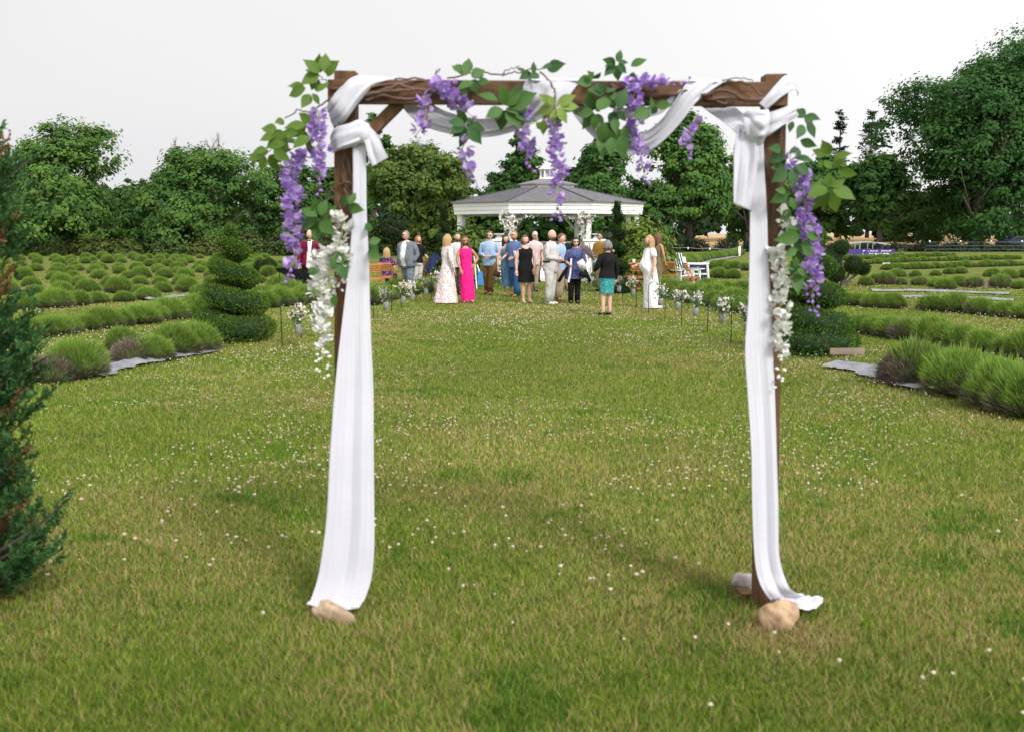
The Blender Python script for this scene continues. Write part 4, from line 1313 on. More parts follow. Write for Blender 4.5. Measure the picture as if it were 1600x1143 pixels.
# string lights along the hedge
root = empty('string_lights', (P(1100, 390, 88).x, 88, 0)); bx_ = root.location.x
bulbs = [(1041, 386), (1075, 387), (1109, 388), (1147, 389)]
pp = []
for a, b in zip([(1025, 385)] + bulbs, bulbs + [(1172, 390)]):
    for k in range(4):
        f = k / 4; v = P(a[0] + (b[0] - a[0]) * f, a[1] + (b[1] - a[1]) * f + 1.2 * math.sin(math.pi * f), 88); pp.append((v.x - bx_, 0, v.z))
mb = MB(); mb.tube(pp, .02, 4); mb.build('wire', METAL, root)
for b in bulbs:
    v = P(*b, 88); mb = MB(); mb.ball((v.x - bx_, 0, v.z - .07), (.08, .08, .11), 0, 8, 6); mb.build('bulb', WHITE, root, True)
tag(root, 'wire of white bulbs strung along the dark hedge', 'string lights')
root = empty('wire_fence', (P(1520, 392, 90).x, 90, 0)); bx_ = root.location.x
for px in range(1452, 1660, 24):
    x = P(px, 390, 90).x - bx_; mb = MB(); mb.tube([(x, 0, 0), (x, 0, .95)], .022, 6); mb.build('post', IRON, root)
    if px % 48 == 12: mb = MB(); mb.ball((x, 0, 1.0), .09, 0, 8, 6); mb.build('lamp', WHITE, root, True)
for z in (.3, .6, .93):
    mb = MB(); mb.tube([(P(1448, 390, 90).x - bx_, 0, z), (P(1660, 390, 90).x - bx_, 0, z)], .008, 4); mb.build('wire', METAL, root)
tag(root, 'thin wire fence with small lamps under the huge maple', 'fence')
mb = MB(); mb.box((-.09, -.09, 0), (.09, .09, .62)); mb.lathe([(.12, .62), (.12, .66), (.02, .76)], 8)
tag(mb.build('marker_post', WHITE, loc=G(1155, 400)), 'short white marker post beside the right drape at the field edge', 'post')
# a car parked behind the far trunk, at the right edge
car = empty('parked_car', (P(1594, 380, 100).x, 100, 0.0), R(4))
CARB = pmat('dark_blue_paint', (.012, .02, .06), (.02, .03, .08), 2, .25, spec=.6)
mb = MB(); mb.loft([[Vector((x, y, z)) for (x, z) in ((-2.1, .35), (2.1, .35), (2.15, .75), (1.4, .95), (.8, 1.42), (-.9, 1.45), (-1.6, .98), (-2.15, .88))] for y in (-.85, .85)], True, True)
add_bevel(mb.build('body', CARB, car), .06, 3)
for x in (-1.3, 1.3):
    for y in (-.8, .8):
        mb = MB(); mb.tube([(x, y - .09, .33), (x, y + .09, .33)], .33, 16); mb.build('wheel', IRON, car)
mb = MB(); mb.add([(-1.4, -.86, 1.0), (.95, -.86, 1.0), (.65, -.86, 1.36), (-.85, -.86, 1.38)], [(0, 1, 2, 3)]); mb.build('window', IRON, car)
for x in (-2.14, 2.1):
    mb = MB(); mb.box((x - .04, -.8, .66), (x + .04, -.45, .78)); mb.build('lamp', pmat('car_lamp', (.5, .05, .04), (.4, .04, .03), 5, .3), car)
tag(car, 'dark blue car parked behind the far fence at the right edge', 'car')
# ------------------------------------------------------------------ wedding arch
YA = 4.42
arch = empty('wedding_arch', (G(862, 945).x, YA, 0))
ab = Vector((arch.location.x, YA, 0))
def A(px, py, dy=0.0): return P(px, py, YA + dy)
def AL(px, py, dy=0.0): return A(px, py, dy) - ab
lt0, lb0 = A(541.5, 113), A(541, 948); lb0.z = -.05
rt0, rb0 = A(1209, 118), A(1193, 948); rb0.z = -.05
PW = .093
for a, b in ((lb0, lt0), (rb0, rt0)):
    mb = MB(); mb.bar(a - ab, b - ab, PW, PW, up=(0, 1, 0)); add_bevel(mb.build('post', WOOD, arch), .004)
mb = MB(); mb.bar(AL(513, 144, -.068), AL(1230, 148, -.068), .04, .099); add_bevel(mb.build('beam', WOODX, arch), .004)
mb = MB(); mb.bar(AL(519, 146, .066), AL(1226, 150, .066), .036, .09); add_bevel(mb.build('beam', WOODX, arch), .004)
mb = MB(); mb.bar(AL(626, 160, -.02), AL(550, 235, -.02), .05, .045, up=(0, 1, 0)); add_bevel(mb.build('brace', WOOD, arch), .003)
for (px, nm) in ((540, 0), (1187, 1)):
    q = G(px, 948); mb = MB(); mb.bar(Vector((q.x - ab.x - .03, .05, .02)), Vector((q.x - ab.x - .05, .20, .015)), .06, .03); add_bevel(mb.build('foot_plank', WOOD, arch), .003)
tag(arch, 'dark stained wooden wedding arch standing on the lawn', 'arch')

# ------------------------------------------------------------------ stones
def stone(label, px, py, size, seed, c1, c2, rz):
    r = random.Random(seed)
    bm = bmesh.new(); bmesh.ops.create_icosphere(bm, subdivisions=4, radius=1)
    planes = [(Vector((r.gauss(0, 1), r.gauss(0, 1) - .3, r.gauss(.2, .9))).normalized(), r.uniform(.42, .72)) for k in range(9)]
    for v in bm.verts:
        for n_, d_ in planes:
            e = v.co.dot(n_) - d_
            if e > 0: v.co -= n_ * e
        v.co *= 1 + .03 * math.sin(v.co.x * 9 + seed) * math.sin(v.co.y * 7 + seed) + .008 * r.uniform(-1, 1)
        v.co.x *= size[0]; v.co.y *= size[1]; v.co.z *= size[2]
    me_ = bpy.data.meshes.new('stone'); bm.to_mesh(me_); bm.free()
    me_.materials.append(pmat('stone_%d' % seed, c1, c2, 14, .95, 1.0, 30, detail=8, lo=.38, hi=.58))
    me_.polygons.foreach_set('use_smooth', np.ones(len(me_.polygons), dtype=bool))
    g = G(px, py)
    o = link('stone', me_, loc=(g.x, g.y, size[2] * .42), rot=(r.uniform(-.15, .15), R(12), rz))
    tag(o, label, 'stone', 'stones holding down the arch')


stone('flat tan stone lying on the foot of the left drape', 527, 969, (.125, .085, .062), 1, (.46, .34, .24), (.28, .20, .13), -.45)
stone('big tan stone in front of the right arch post', 1214, 979, (.150, .105, .092), 2, (.47, .33, .21), (.29, .19, .115), .45)
stone('grey stone behind the foot of the right arch post', 1165, 921, (.072, .07, .076), 3, (.36, .34, .32), (.25, .235, .22), .2)

# ------------------------------------------------------------------ white chiffon drapes
CH = bpy.data.materials.new('white_chiffon')
t_, N_, L_ = nodes_of(CH)
_o = N_.new('ShaderNodeOutputMaterial'); _d = N_.new('ShaderNodeBsdfPrincipled'); _t = N_.new('ShaderNodeBsdfTranslucent'); _m = N_.new('ShaderNodeMixShader')
_d.inputs['Roughness'].default_value = .85; _d.inputs['Sheen Weight'].default_value = .15; _d.inputs['Specular IOR Level'].default_value = .1
_tc = N_.new('ShaderNodeTexCoord'); _n = N_.new('ShaderNodeTexNoise'); _n.inputs['Scale'].default_value = 6
_r = ramp(N_, [(.3, (.745, .745, .835)), (.7, (.785, .785, .87))])
L_.new(_tc.outputs['Object'], _n.inputs['Vector']); L_.new(_n.outputs['Fac'], _r.inputs[0])
L_.new(_r.outputs[0], _d.inputs['Base Color']); L_.new(_r.outputs[0], _t.inputs[0]); _m.inputs[0].default_value = .28
_nb = N_.new('ShaderNodeTexNoise'); _nb.inputs['Scale'].default_value = 14; _nb.inputs['Detail'].default_value = 3
_mp = N_.new('ShaderNodeMapping'); _mp.inputs['Scale'].default_value = (3, 3, .5)
L_.new(_tc.outputs['Object'], _mp.inputs[0]); L_.new(_mp.outputs[0], _nb.inputs['Vector'])
_bp = N_.new('ShaderNodeBump'); _bp.inputs['Strength'].default_value = .12; _bp.inputs['Distance'].default_value = .02
L_.new(_nb.outputs['Fac'], _bp.inputs['Height']); L_.new(_bp.outputs[0], _d.inputs['Normal'])
L_.new(_d.outputs[0], _m.inputs[1]); L_.new(_t.outputs[0], _m.inputs[2]); L_.new(_m.outputs[0], _o.inputs[0])


def cloth(name, rows, parent, pb, folds=4, amp=.018, nx=44, ny=8, phase=0.0, bulge=0.0, back=False):
    """rows: (left px, left py, right px, right py, dy[, dy right]) -> pleated sheet through them"""
    rows = [tuple(r_) + (r_[4],) if len(r_) == 5 else tuple(r_) for r_ in rows]
    def cat(p0, p1, p2, p3, t): return tuple(.5 * ((2 * b) + (-a + c) * t + (2 * a - 5 * b + 4 * c - d) * t * t + (-a + 3 * b - 3 * c + d) * t ** 3) for a, b, c, d in zip(p0, p1, p2, p3))
    fine = []
    for i in range(len(rows) - 1):
        p = [rows[max(i - 1, 0)], rows[i], rows[i + 1], rows[min(i + 2, len(rows) - 1)]]
        for k in range(ny): fine.append(cat(*p, k / ny))
    fine.append(rows[-1])
    vs = []
    for j, (lx, ly, rx, ry, d0, d1) in enumerate(fine):
        a_, b_ = A(lx, ly, d0), A(rx, ry, d1)
        wd_ = (b_ - a_).length
        v = j / (len(fine) - 1)
        for i in range(nx + 1):
            f = i / nx
            c = a_.lerp(b_, f)
            ph = folds * 2 * math.pi * f + phase + .5 * math.sin(v * 5 + phase)
            o_ = .0007 * math.sin(ph * 4.7 + 2 * math.sin(v * 9)) * (.3 + .7 * abs(math.sin(f * 7 + v * 3))) + amp * (.7 * math.sin(ph) + .25 * math.sin(ph * 1.73 + v * 4 + phase) + .6 * math.sin(ph * .45 + 1 + v * 2)) * (.55 + .45 * math.sin(f * 5 + v * 7 + phase)) * min(1, wd_ / .12)
            e = bulge * math.sin(math.pi * f)
            # folds also run a little sideways so that the cloth edges overlap
            c = c + Vector((.25 * o_ * math.cos(ph), -o_ - e, 0))
            if c.z < .07: c.z = max(c.z, .035) + .011 * (1 + math.sin(c.x * 58 + 1.5 * math.sin(c.y * 40)) * math.sin(c.y * 47 + 1))      # crumpled on the grass
            vs.append(c - pb)
    n = nx + 1
    mb = MB(); mb.add(vs, [(j * n + i, j * n + i + 1, (j + 1) * n + i + 1, (j + 1) * n + i) for j in range(len(fine) - 1) for i in range(nx)])
    o = mb.build(name, CH, parent, True)
    so = o.modifiers.new('thickness', 'SOLIDIFY'); so.thickness = .003
    return o


ld = empty('drape', (lb0.x, YA, 0)); pb = Vector(ld.location)
cloth('hanging_panel', [(551, 200, 571, 204, -.10), (552, 260, 572, 260, -.105), (551, 335, 573, 335, -.11), (546, 400, 576, 400, -.12), (537, 480, 578, 480, -.13), (530, 540, 580, 540, -.135), (524, 600, 583, 600, -.14), (516, 700, 584, 700, -.15), (511, 800, 585, 800, -.15), (504, 860, 585, 850, -.15), (497, 900, 581, 900, -.15), (487, 932, 569, 938, -.16), (479, 948, 556, 962, -.17)], ld, pb, 1.6, .011)
cloth('upper_wrap', [(560, 119, 614, 124, -.05, -.10), (545, 126, 585, 133, -.115), (528, 142, 560, 160, -.12), (516, 158, 540, 188, -.11), (511, 168, 524, 204, -.02)], ld, pb, 2.5, .010, bulge=.015)
cloth('top_fold', [(562, 121, 615, 124.5, -.06, -.09), (566, 118, 616, 122, .0), (570, 122, 616, 127, .08)], ld, pb, 2, .006)
cloth('middle_wrap', [(516, 212, 520, 240, -.03), (524, 200, 528, 236, -.10), (545, 193, 548, 230, -.13), (562, 187, 566, 222, -.13), (578, 194, 576, 213, -.09)], ld, pb, 2.5, .010, bulge=.02)
cloth('tail', [(566, 204, 580, 200, -.13), (570, 222, 591, 213, -.14), (575, 243, 599, 232, -.14), (582, 260, 607, 246, -.13)], ld, pb, 1.8, .012, phase=1)
mb = MB(); mb.ball(AL(569, 209, -.12) + ab - pb, (.035, .035, .045), 0, 12, 8); mb.build('knot', CH, ld, True)
tag(ld, 'white chiffon drape tied round the left post and falling to the ground', 'drape', 'white chiffon drapes')

sw = empty('drape', (A(860, 146).x, YA, A(860, 146).z)); pb = Vector(sw.location)
# swags: rows run from left to right, so "left" is the upper edge and "right" the lower edge
cloth('swag', [(668, 158, 622, 158, .10), (690, 172, 644, 184, .08), (722, 182, 680, 203, .05), (757, 186, 745, 214, .02), (790, 178, 792, 208, -.02), (808, 160, 838, 190, -.07), (812, 142, 880, 160, -.115), (822, 126, 905, 128, -.10)], sw, pb, 3, .012, phase=.7)
cloth('crossover', [(822, 125.5, 905, 126, -.10), (828, 122, 912, 123, .0), (838, 126, 920, 128, .09), (858, 150, 922, 150, .11), (885, 170, 925, 165, .10)], sw, pb, 2.5, .008)
cloth('swag', [(915, 160, 884, 158, .10), (935, 185, 905, 190, .08), (962, 203, 934, 220, .05), (990, 210, 966, 238, .0), (1012, 204, 1000, 239, -.03), (1034, 186, 1026, 228, -.07), (1052, 162, 1060, 196, -.10), (1064, 145, 1090, 158, -.115), (1075, 127, 1130, 129, -.10)], sw, pb, 3, .012, phase=2.0)
cloth('upper_swag', [(1064, 140, 1050, 160, -.10), (1040, 158, 1034, 176, -.08), (1012, 168, 1010, 184, -.06), (988, 170, 986, 186, -.02), (960, 168, 955, 182, .05)], sw, pb, 1.5, .008)
cloth('crossover', [(1075, 126.5, 1130, 128, -.10), (1080, 123, 1126, 124, .0), (1086, 127, 1130, 129, .09), (1094, 150, 1142, 152, .10), (1097, 168, 1146, 168, .09)], sw, pb, 2, .008)
tag(sw, 'white chiffon swag looped over the beam of the arch', 'drape', 'white chiffon drapes')

rd = empty('drape', (rb0.x, YA, 0)); pb = Vector(rd.location)
cloth('hanging_panel', [(1176, 215, 1192, 218, -.11), (1174, 260, 1194, 262, -.115), (1171, 330, 1198, 330, -.12), (1170, 400, 1200, 400, -.12), (1168, 470, 1204, 470, -.125), (1163, 545, 1207, 545, -.13), (1167, 610, 1210, 610, -.13), (1173, 700, 1213, 700, -.135), (1175, 790, 1216, 790, -.135), (1178, 860, 1217, 860, -.135), (1183, 898, 1224, 895, -.14), (1194, 924, 1236, 920, -.15), (1212, 945, 1256, 930, -.13, -.06), (1234, 966, 1270, 935, -.145, -.01), (1256, 974, 1283, 946, -.175, -.03), (1271, 972, 1284, 957, -.165, -.09)], rd, pb, 1.3, .010, phase=.4)
cloth('short_tail', [(1152, 200, 1188, 215, -.125), (1147, 232, 1186, 240, -.135), (1146, 280, 1180, 285, -.14), (1145, 318, 1174, 330, -.14)], rd, pb, 2.5, .014, phase=1.4)
cloth('shoulder_wrap', [(1196, 172, 1186, 163, -.12), (1212, 158, 1200, 146, -.13), (1228, 146, 1214, 130, -.12), (1242, 140, 1226, 119, -.08), (1247, 150, 1240, 124, .02)], rd, pb, 2, .012, bulge=.012)
cloth('lower_wrap', [(1193, 216, 1196, 178, -.12), (1212, 203, 1214, 172, -.135), (1230, 191, 1230, 166, -.12), (1244, 182, 1246, 160, -.06), (1247, 176, 1247, 158, .03)], rd, pb, 2, .012, bulge=.012)
cloth('feed', [(1143, 165, 1096, 165, .08), (1152, 172, 1112, 178, .02), (1164, 180, 1134, 193, -.06), (1176, 190, 1152, 210, -.12)], rd, pb, 2, .010)
cloth('knot', [(1160, 178, 1176, 214, -.14, -.13), (1170, 172, 1187, 216, -.165), (1183, 170, 1196, 212, -.175), (1196, 176, 1202, 204, -.15)], rd, pb, 2.2, .012, bulge=.022, phase=.9)
cloth('knot', [(1166, 176, 1200, 172, -.13), (1162, 192, 1202, 190, -.16), (1166, 210, 1196, 212, -.15), (1172, 224, 1190, 226, -.12)], rd, pb, 2, .010, bulge=.02, phase=2.2)
tag(rd, 'white chiffon drape knotted on the right post with a puddled end', 'drape', 'white chiffon drapes')

# ------------------------------------------------------------------ grapevine twigs along beam and posts
VINE = pmat('grapevine', (.10, .058, .042), (.17, .105, .085), 12, .85, .4)
def vine_thing(label, strands):
    base = A(*strands[0][0][0][:2])
    root = empty('grapevine', base)
    for pts, rad in strands:
        q = []
        for a_, b_ in zip(pts, pts[1:]):
            for k in range(5):
                f = k / 5; q.append(A(a_[0] + (b_[0] - a_[0]) * f, a_[1] + (b_[1] - a_[1]) * f, a_[2] + (b_[2] - a_[2]) * f) - base + Vector((fr.gauss(0, .003), fr.gauss(0, .003), fr.gauss(0, .003))))
        q.append(A(*pts[-1]) - base)
        mb = MB(); mb.tube(q, [rad * (1 - .4 * i / len(q)) for i in range(len(q))], 6); mb.build('twig', VINE, root, True)
    tag(root, label, 'vine', 'grapevine twigs on the arch')


vine_thing('grapevine twigs wound round the left end of the beam', [([(516, 140, -.10), (560, 138, -.115), (610, 132, -.12), (650, 128, -.10), (690, 125, -.05)], .007), ([(520, 150, -.10), (580, 148, -.12), (625, 135, -.125), (668, 141, -.11), (675, 150, -.1)], .009), ([(565, 152, -.10), (610, 142, -.13), (650, 139, -.12), (672, 146, -.1)], .008), ([(570, 156, -.1), (600, 150, -.125), (640, 156, -.12), (668, 152, -.1)], .007), ([(690, 128, -.05), (660, 124, .0), (600, 124, .02)], .005),
           ([(678, 125, -.05), (682, 112, -.02), (688, 108, 0)], .004)])
vine_thing('grapevine twigs climbing down the left post', [([(534, 165, -.06), (531, 200, -.09), (537, 240, -.07), (533, 275, -.06), (540, 300, -.07), (545, 320, -.06)], .006), ([(540, 240, -.06), (548, 270, -.07), (552, 300, -.06), (530, 315, -.07), (536, 345, -.06)], .007), ([(527, 290, -.06), (545, 285, -.09), (556, 300, -.05)], .006), ([(520, 290, -.06), (508, 320, -.05), (500, 345, -.05), (512, 380, -.06)], .004)])
vine_thing('twisted grapevine stub crossing the centre of the beam', [([(935, 150, -.12), (960, 138, -.14), (985, 134, -.13), (1010, 142, -.1)], .010), ([(940, 138, -.11), (965, 146, -.14), (990, 142, -.13)], .009), ([(955, 130, -.08), (975, 152, -.14), (980, 165, -.1)], .007), ([(1010, 150, -.1), (1060, 146, -.11), (1078, 140, -.1)], .010)])
vine_thing('grapevine twigs wound round the right end of the beam', [([(1120, 132, -.09), (1150, 126, -.10), (1172, 131, -.12), (1190, 150, -.12)], .006), ([(1095, 150, -.12), (1130, 142, -.12), (1160, 152, -.13), (1190, 158, -.12)], .008), ([(1100, 156, -.1), (1140, 153, -.12), (1185, 157, -.13), (1200, 152, -.1)], .009), ([(1110, 150, -.1), (1130, 163, -.12), (1150, 158, -.1)], .006), ([(1125, 126, -.03), (1150, 121, 0), (1172, 124, 0), (1176, 128, 0)], .003)])
vine_thing('grapevine twigs on the right post below the knot', [([(1190, 228, -.07), (1196, 255, -.09), (1208, 285, -.08), (1206, 310, -.06)], .007), ([(1222, 190, -.05), (1218, 230, -.08), (1214, 280, -.08), (1208, 330, -.07), (1212, 370, -.06)], .005)])
vine_thing('thin wisteria twig sticking up over the beam centre', [([(700, 122, -.03), (755, 113, -.03), (785, 118, -.03), (810, 113, -.03), (850, 106, -.03), (878, 101, -.03)], .004), ([(785, 118, -.03), (790, 110, -.03), (812, 104, -.03)], .003), ([(845, 113, -.05), (862, 130, -.11), (868, 145, -.12), (866, 170, -.12)], .004)])
vine_thing('thin arching wisteria stem left of the left post', [([(522, 150, -.04), (500, 165, -.05), (485, 175, -.05), (465, 172, -.05), (445, 185, -.05)], .004), ([(492, 170, -.05), (480, 195, -.06), (470, 215, -.06), (440, 225, -.06), (415, 240, -.06)], .003), ([(512, 140, -.04), (508, 125, -.05), (495, 115, -.05)], .003)])

# ------------------------------------------------------------------ artificial wisteria: leaves and flower racemes
LEAFG = pmat('wisteria_leaf', (.042, .118, .020), (.072, .160, .028), 18, .5, .2, 60, transl=.15, spec=.35)
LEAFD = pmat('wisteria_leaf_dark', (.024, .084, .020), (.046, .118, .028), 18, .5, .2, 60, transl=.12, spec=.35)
LEAFL = pmat('wisteria_leaf_pale', (.19, .29, .06), (.26, .35, .09), 18, .5, .2, 60, transl=.2, spec=.3)
LEAFY = pmat('wisteria_leaf_yellow', (.070, .150, .015), (.110, .195, .022), 18, .5, .2, 60, transl=.25, spec=.3)
def leaf_mesh(mat):
    """unit leaf along +X, length 1, midrib fold and curl"""
    mb = MB()
    prof_ = [(0, .015), (.10, .15), (.28, .275), (.46, .30), (.64, .235), (.80, .125), (.90, .05), (1.0, .0)]
    vs = []
    for x, w_ in prof_:
        z = -.16 * x * x
        vs += [(x, -w_, z + .22 * w_), (x, 0, z), (x, w_, z + .22 * w_)]
    fs = []
    for i in range(len(prof_) - 1):
        a = i * 3
        fs += [(a, a + 1, a + 4, a + 3), (a + 1, a + 2, a + 5, a + 4)]
    mb.add(vs, fs)
    return mb.mesh('leaf', mat, True)


LM = {'g': leaf_mesh(LEAFG), 'd': leaf_mesh(LEAFD), 'l': leaf_mesh(LEAFL), 'y': leaf_mesh(LEAFY)}
PET1 = pmat('wisteria_petal', (.50, .30, .80), (.86, .78, .90), 48, .6, transl=.35, lo=.4, hi=.62)
PET2 = pmat('wisteria_petal_deep', (.34, .15, .68), (.56, .38, .80), 55, .6, transl=.3)
PETW = pmat('white_wisteria_petal', (.88, .88, .86), (.84, .85, .78), 40, .6, transl=.15)
STALK = pmat('raceme_stalk', (.26, .30, .07), (.36, .36, .10), 20, .7)
def floret_mesh(mats, seed):
    r = random.Random(seed)
    mb = MB()
    def petal(d_, up_, L_, w_, m):
        d_, up_ = Vector(d_).normalized(), Vector(up_)
        s = d_.cross(up_).normalized()
        n_ = s.cross(d_)
        mb.add([(0, 0, 0), d_ * L_ * .5 + s * w_ + n_ * .12 * L_, d_ * L_ * .55 - n_ * .05 * L_, d_ * L_ * .5 - s * w_ + n_ * .12 * L_, d_ * L_ + s * w_ * .55 + n_ * .2 * L_, d_ * L_ * 1.08 + n_ * .1 * L_, d_ * L_ - s * w_ * .55 + n_ * .2 * L_], [(0, 2, 1), (0, 3, 2), (1, 2, 5, 4), (2, 3, 6, 5)], m)
    petal((.35, 0, 1), (1, 0, 0), 1.0, .62, 0)
    petal((1, .25, .15), (0, 0, 1), .85, .42, 0)
    petal((.9, -.35, .0), (0, 0, 1), .85, .42, 1)
    petal((.8, .0, -.5), (0, 0, 1), .7, .35, 1)
    return mb.mesh('floret', mats, True)


FL = {'p': [floret_mesh([PET1, PET2], 1), floret_mesh([PET2, PET1], 2)], 'w': [floret_mesh([PETW, PETW], 3)]}
def bud_mesh(mat):
    mb = MB(); mb.ball((.5, 0, 0), (.5, .32, .32), 0, 6, 5); return mb.mesh('bud', mat, True)


BUD = {'p': bud_mesh(PET2), 'w': bud_mesh(PETW)}
grng = random.Random(99)


class Garland:
    def __init__(self, label, px, py):
        self.root = empty('wisteria_garland', A(px, py))
        self.b = Vector(self.root.location)
        tag(self.root, label, 'flower garland', 'artificial wisteria on the arch')

    def leaf(self, x0, y0, x1, y1, tone='g', dy=None, wide=1.0):
        dy = grng.uniform(-.23, -.14) if dy is None else dy
        a_, b_ = A(x0, y0, dy), A(x1, y1, dy + grng.uniform(-.05, .03))
        d_ = b_ - a_
        X = d_.normalized()
        Zr = Vector((grng.gauss(0, .35), -1, grng.gauss(.3, .3)))
        Y_ = Zr.cross(X).normalized(); Z_ = X.cross(Y_)
        L_ = d_.length * 1.10
        M = Matrix((X, Y_, Z_)).transposed().to_4x4()
        o = link('leaf', LM[tone], self.root)
        o.matrix_local = Matrix.Translation(a_ - self.b) @ M @ Matrix.Diagonal((L_, max(L_, .05) * .95 * wide * grng.uniform(.92, 1.12), L_, 1))

    def leaves(self, lst, f, tone='g'):
        for it in lst:
            (x0, y0, x1, y1) = it[:4]; tn = it[4] if len(it) > 4 else tone
            p, q = f(x0, y0), f(x1, y1)
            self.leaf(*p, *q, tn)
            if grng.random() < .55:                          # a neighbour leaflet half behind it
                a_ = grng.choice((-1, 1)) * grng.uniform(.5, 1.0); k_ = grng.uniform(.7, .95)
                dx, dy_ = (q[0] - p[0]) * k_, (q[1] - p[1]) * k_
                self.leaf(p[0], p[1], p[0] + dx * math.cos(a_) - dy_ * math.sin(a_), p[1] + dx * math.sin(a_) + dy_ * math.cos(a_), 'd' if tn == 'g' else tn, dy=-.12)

    def rosette(self, cx, cy, tips, f, tone='g'):
        self.leaves([(cx + (x - cx) * .12, cy + (y - cy) * .12, x, y) for x, y in tips], f, tone)

    def raceme(self, pts, rpx, kind='p', dens=1.0, dy=-.145, taper=.35, size=.033):
        s = YA / FPX
        q = [A(x, y, dy) - self.b for x, y in pts]
        rc = link('raceme', None, self.root) if False else None
        st = MB()
        st.tube(q, [.0028 - .0016 * i / (len(q) - 1) for i in range(len(q))], 5)
        part = st.build('raceme', STALK, self.root, True)
        L_ = sum((b_ - a_).length for a_, b_ in zip(q, q[1:]))
        n = int(L_ / .0078 * dens * (rpx / 14) ** .8)
        for k in range(n):
            f = (k + grng.random()) / n
            seg = f * (len(q) - 1); i = min(int(seg), len(q) - 2)
            c = q[i].lerp(q[i + 1], seg - i)
            a_ = k * 2.399 + grng.uniform(-.4, .4)
            env = min(1.0, .55 + f * 3) * (1 - (1 - taper) * max(0, (f - .35) / .65))
            rr = rpx * .84 * s * env * grng.uniform(.3, 1.05) * (.78 + .3 * math.sin(f * 26 + rpx) )
            bud = f > .86 or (f > .7 and grng.random() < .4)
            if f > .72 and grng.random() < .35: continue
            c2 = c + Vector((math.cos(a_) * rr, math.sin(a_) * rr * .9 - .004, grng.gauss(0, .006)))
            o = link('floret', BUD[kind] if bud else grng.choice(FL[kind]), part)
            o.location = c2
            o.rotation_euler = (grng.gauss(0, .5), grng.gauss(.25, .4), a_ + grng.gauss(0, .4))
            k_ = size * (.62 if bud else 1.0) * grng.uniform(.75, 1.15)
            o.scale = (k_, k_, k_)


c1 = lambda x, y: (380 + x / 3.81, 60 + y / 3.81)
c2 = lambda x, y: (700 + x / 3.81, 60 + y / 3.81)
c4 = lambda x, y: (400 + x / 4.7625, 300 + y / 4.7625)
c6 = lambda x, y: (1200 + x * .2974, 160 + y * .2974)
# left post
ga = Garland('wisteria garland with purple and white blooms on the left post', 520, 250)
ga.leaves([(455, 205, 370, 128), (482, 200, 491, 92), (500, 228, 543, 150), (495, 210, 530, 195), (450, 215, 350, 262), (425, 245, 400, 308), (372, 298, 268, 335), (365, 290, 278, 280), (440, 320, 503, 258), (400, 335, 352, 404), (410, 330, 458, 392),
           (405, 500, 330, 448), (372, 520, 248, 522), (200, 545, 108, 528), (195, 575, 98, 598), (240, 485, 194, 500), (262, 570, 146, 648), (245, 595, 262, 668), (325, 560, 236, 560), (395, 585, 298, 640), (130, 682, 24, 722), (140, 662, 62, 668), (180, 668, 268, 722), (152, 700, 210, 795), (132, 705, 104, 788), (400, 610, 385, 682), (420, 640, 400, 690)], c1, 'y')
ga.rosette(470, 190, [(335, 115), (440, 55), (600, 110), (330, 262), (440, 365), (565, 305), (520, 60)], c4, 'g')
ga.leaves([(690, 115, 785, 132), (700, 90, 735, 5), (640, 110, 655, 40), (850, 240, 838, 300), (842, 375, 928, 352), (842, 455, 922, 480), (835, 440, 895, 420), (600, 440, 660, 640), (590, 480, 560, 570), (560, 760, 600, 850)], c4, 'g')
ga.leaves([(400, 620, 470, 570), (430, 560, 400, 600), (660, 640, 640, 560)], c4, 'd')
ga.raceme([(472, 238), (458, 258), (450, 285), (460, 305), (452, 325), (462, 350), (456, 375), (460, 398), (452, 425), (450, 437)], 17, 'p', 1.15)
ga.raceme([(497, 172), (500, 195), (494, 212), (503, 240), (497, 260), (500, 282), (492, 300)], 14, 'p', 1.0)
ga.raceme([(488, 200), (484, 215)], 8, 'p', 1.0)
ga.raceme([(524, 335), (536, 352), (530, 385), (537, 410), (528, 440), (530, 452)], 14, 'w', 1.2)
ga.raceme([(515, 392), (498, 405), (503, 430), (495, 448), (512, 470), (499, 500), (512, 530), (503, 560), (508, 592)], 16, 'w', 1.3, taper=.5)
# centre left of the beam
gb = Garland('wisteria garland with drooping purple blooms left of the beam centre', 730, 150)
gb.leaves([(78, 205, 28, 158), (108, 222, 122, 116), (138, 225, 218, 186), (150, 260, 60, 290), (140, 250, 170, 318), (180, 260, 240, 255), (295, 372, 183, 322), (60, 300, 120, 330)], c2)
gb.rosette(335, 415, [(322, 283), (425, 312), (512, 330), (232, 462), (308, 545), (432, 520), (525, 478), (410, 440)], c2)
gb.rosette(110, 515, [(3, 490), (60, 428), (218, 545), (195, 622), (80, 650), (150, 480)], c2, 'd')
gb.leaves([(455, 205, 412, 168), (505, 210, 515, 142), (490, 200, 432, 240), (500, 220, 545, 210), (590, 182, 683, 150), (560, 175, 612, 160)], c2, 'd')
gb.raceme([(682, 130), (697, 142), (712, 155), (725, 170), (742, 188)], 16, 'p', 1.5, taper=.85)
gb.raceme([(660, 150), (667, 172), (662, 195), (650, 212), (655, 235)], 9, 'p', .9)
gb.raceme([(732, 212), (722, 232), (730, 255), (738, 272), (746, 290)], 9, 'p', .8)
gb.raceme([(825, 168), (815, 200), (826, 225), (822, 245), (832, 268)], 10, 'p', 1.1)
gb.raceme([(862, 190), (870, 215), (866, 240), (874, 265), (868, 290), (872, 315), (868, 345)], 13, 'p', 1.2, taper=.5)
gb.rosette(640, 405, [(552, 340), (748, 338), (778, 395), (526, 445), (642, 542), (712, 498), (600, 345)], c2, 'l')
gb.leaves([(565, 485, 572, 572), (545, 500, 560, 540)], c2, 'y')
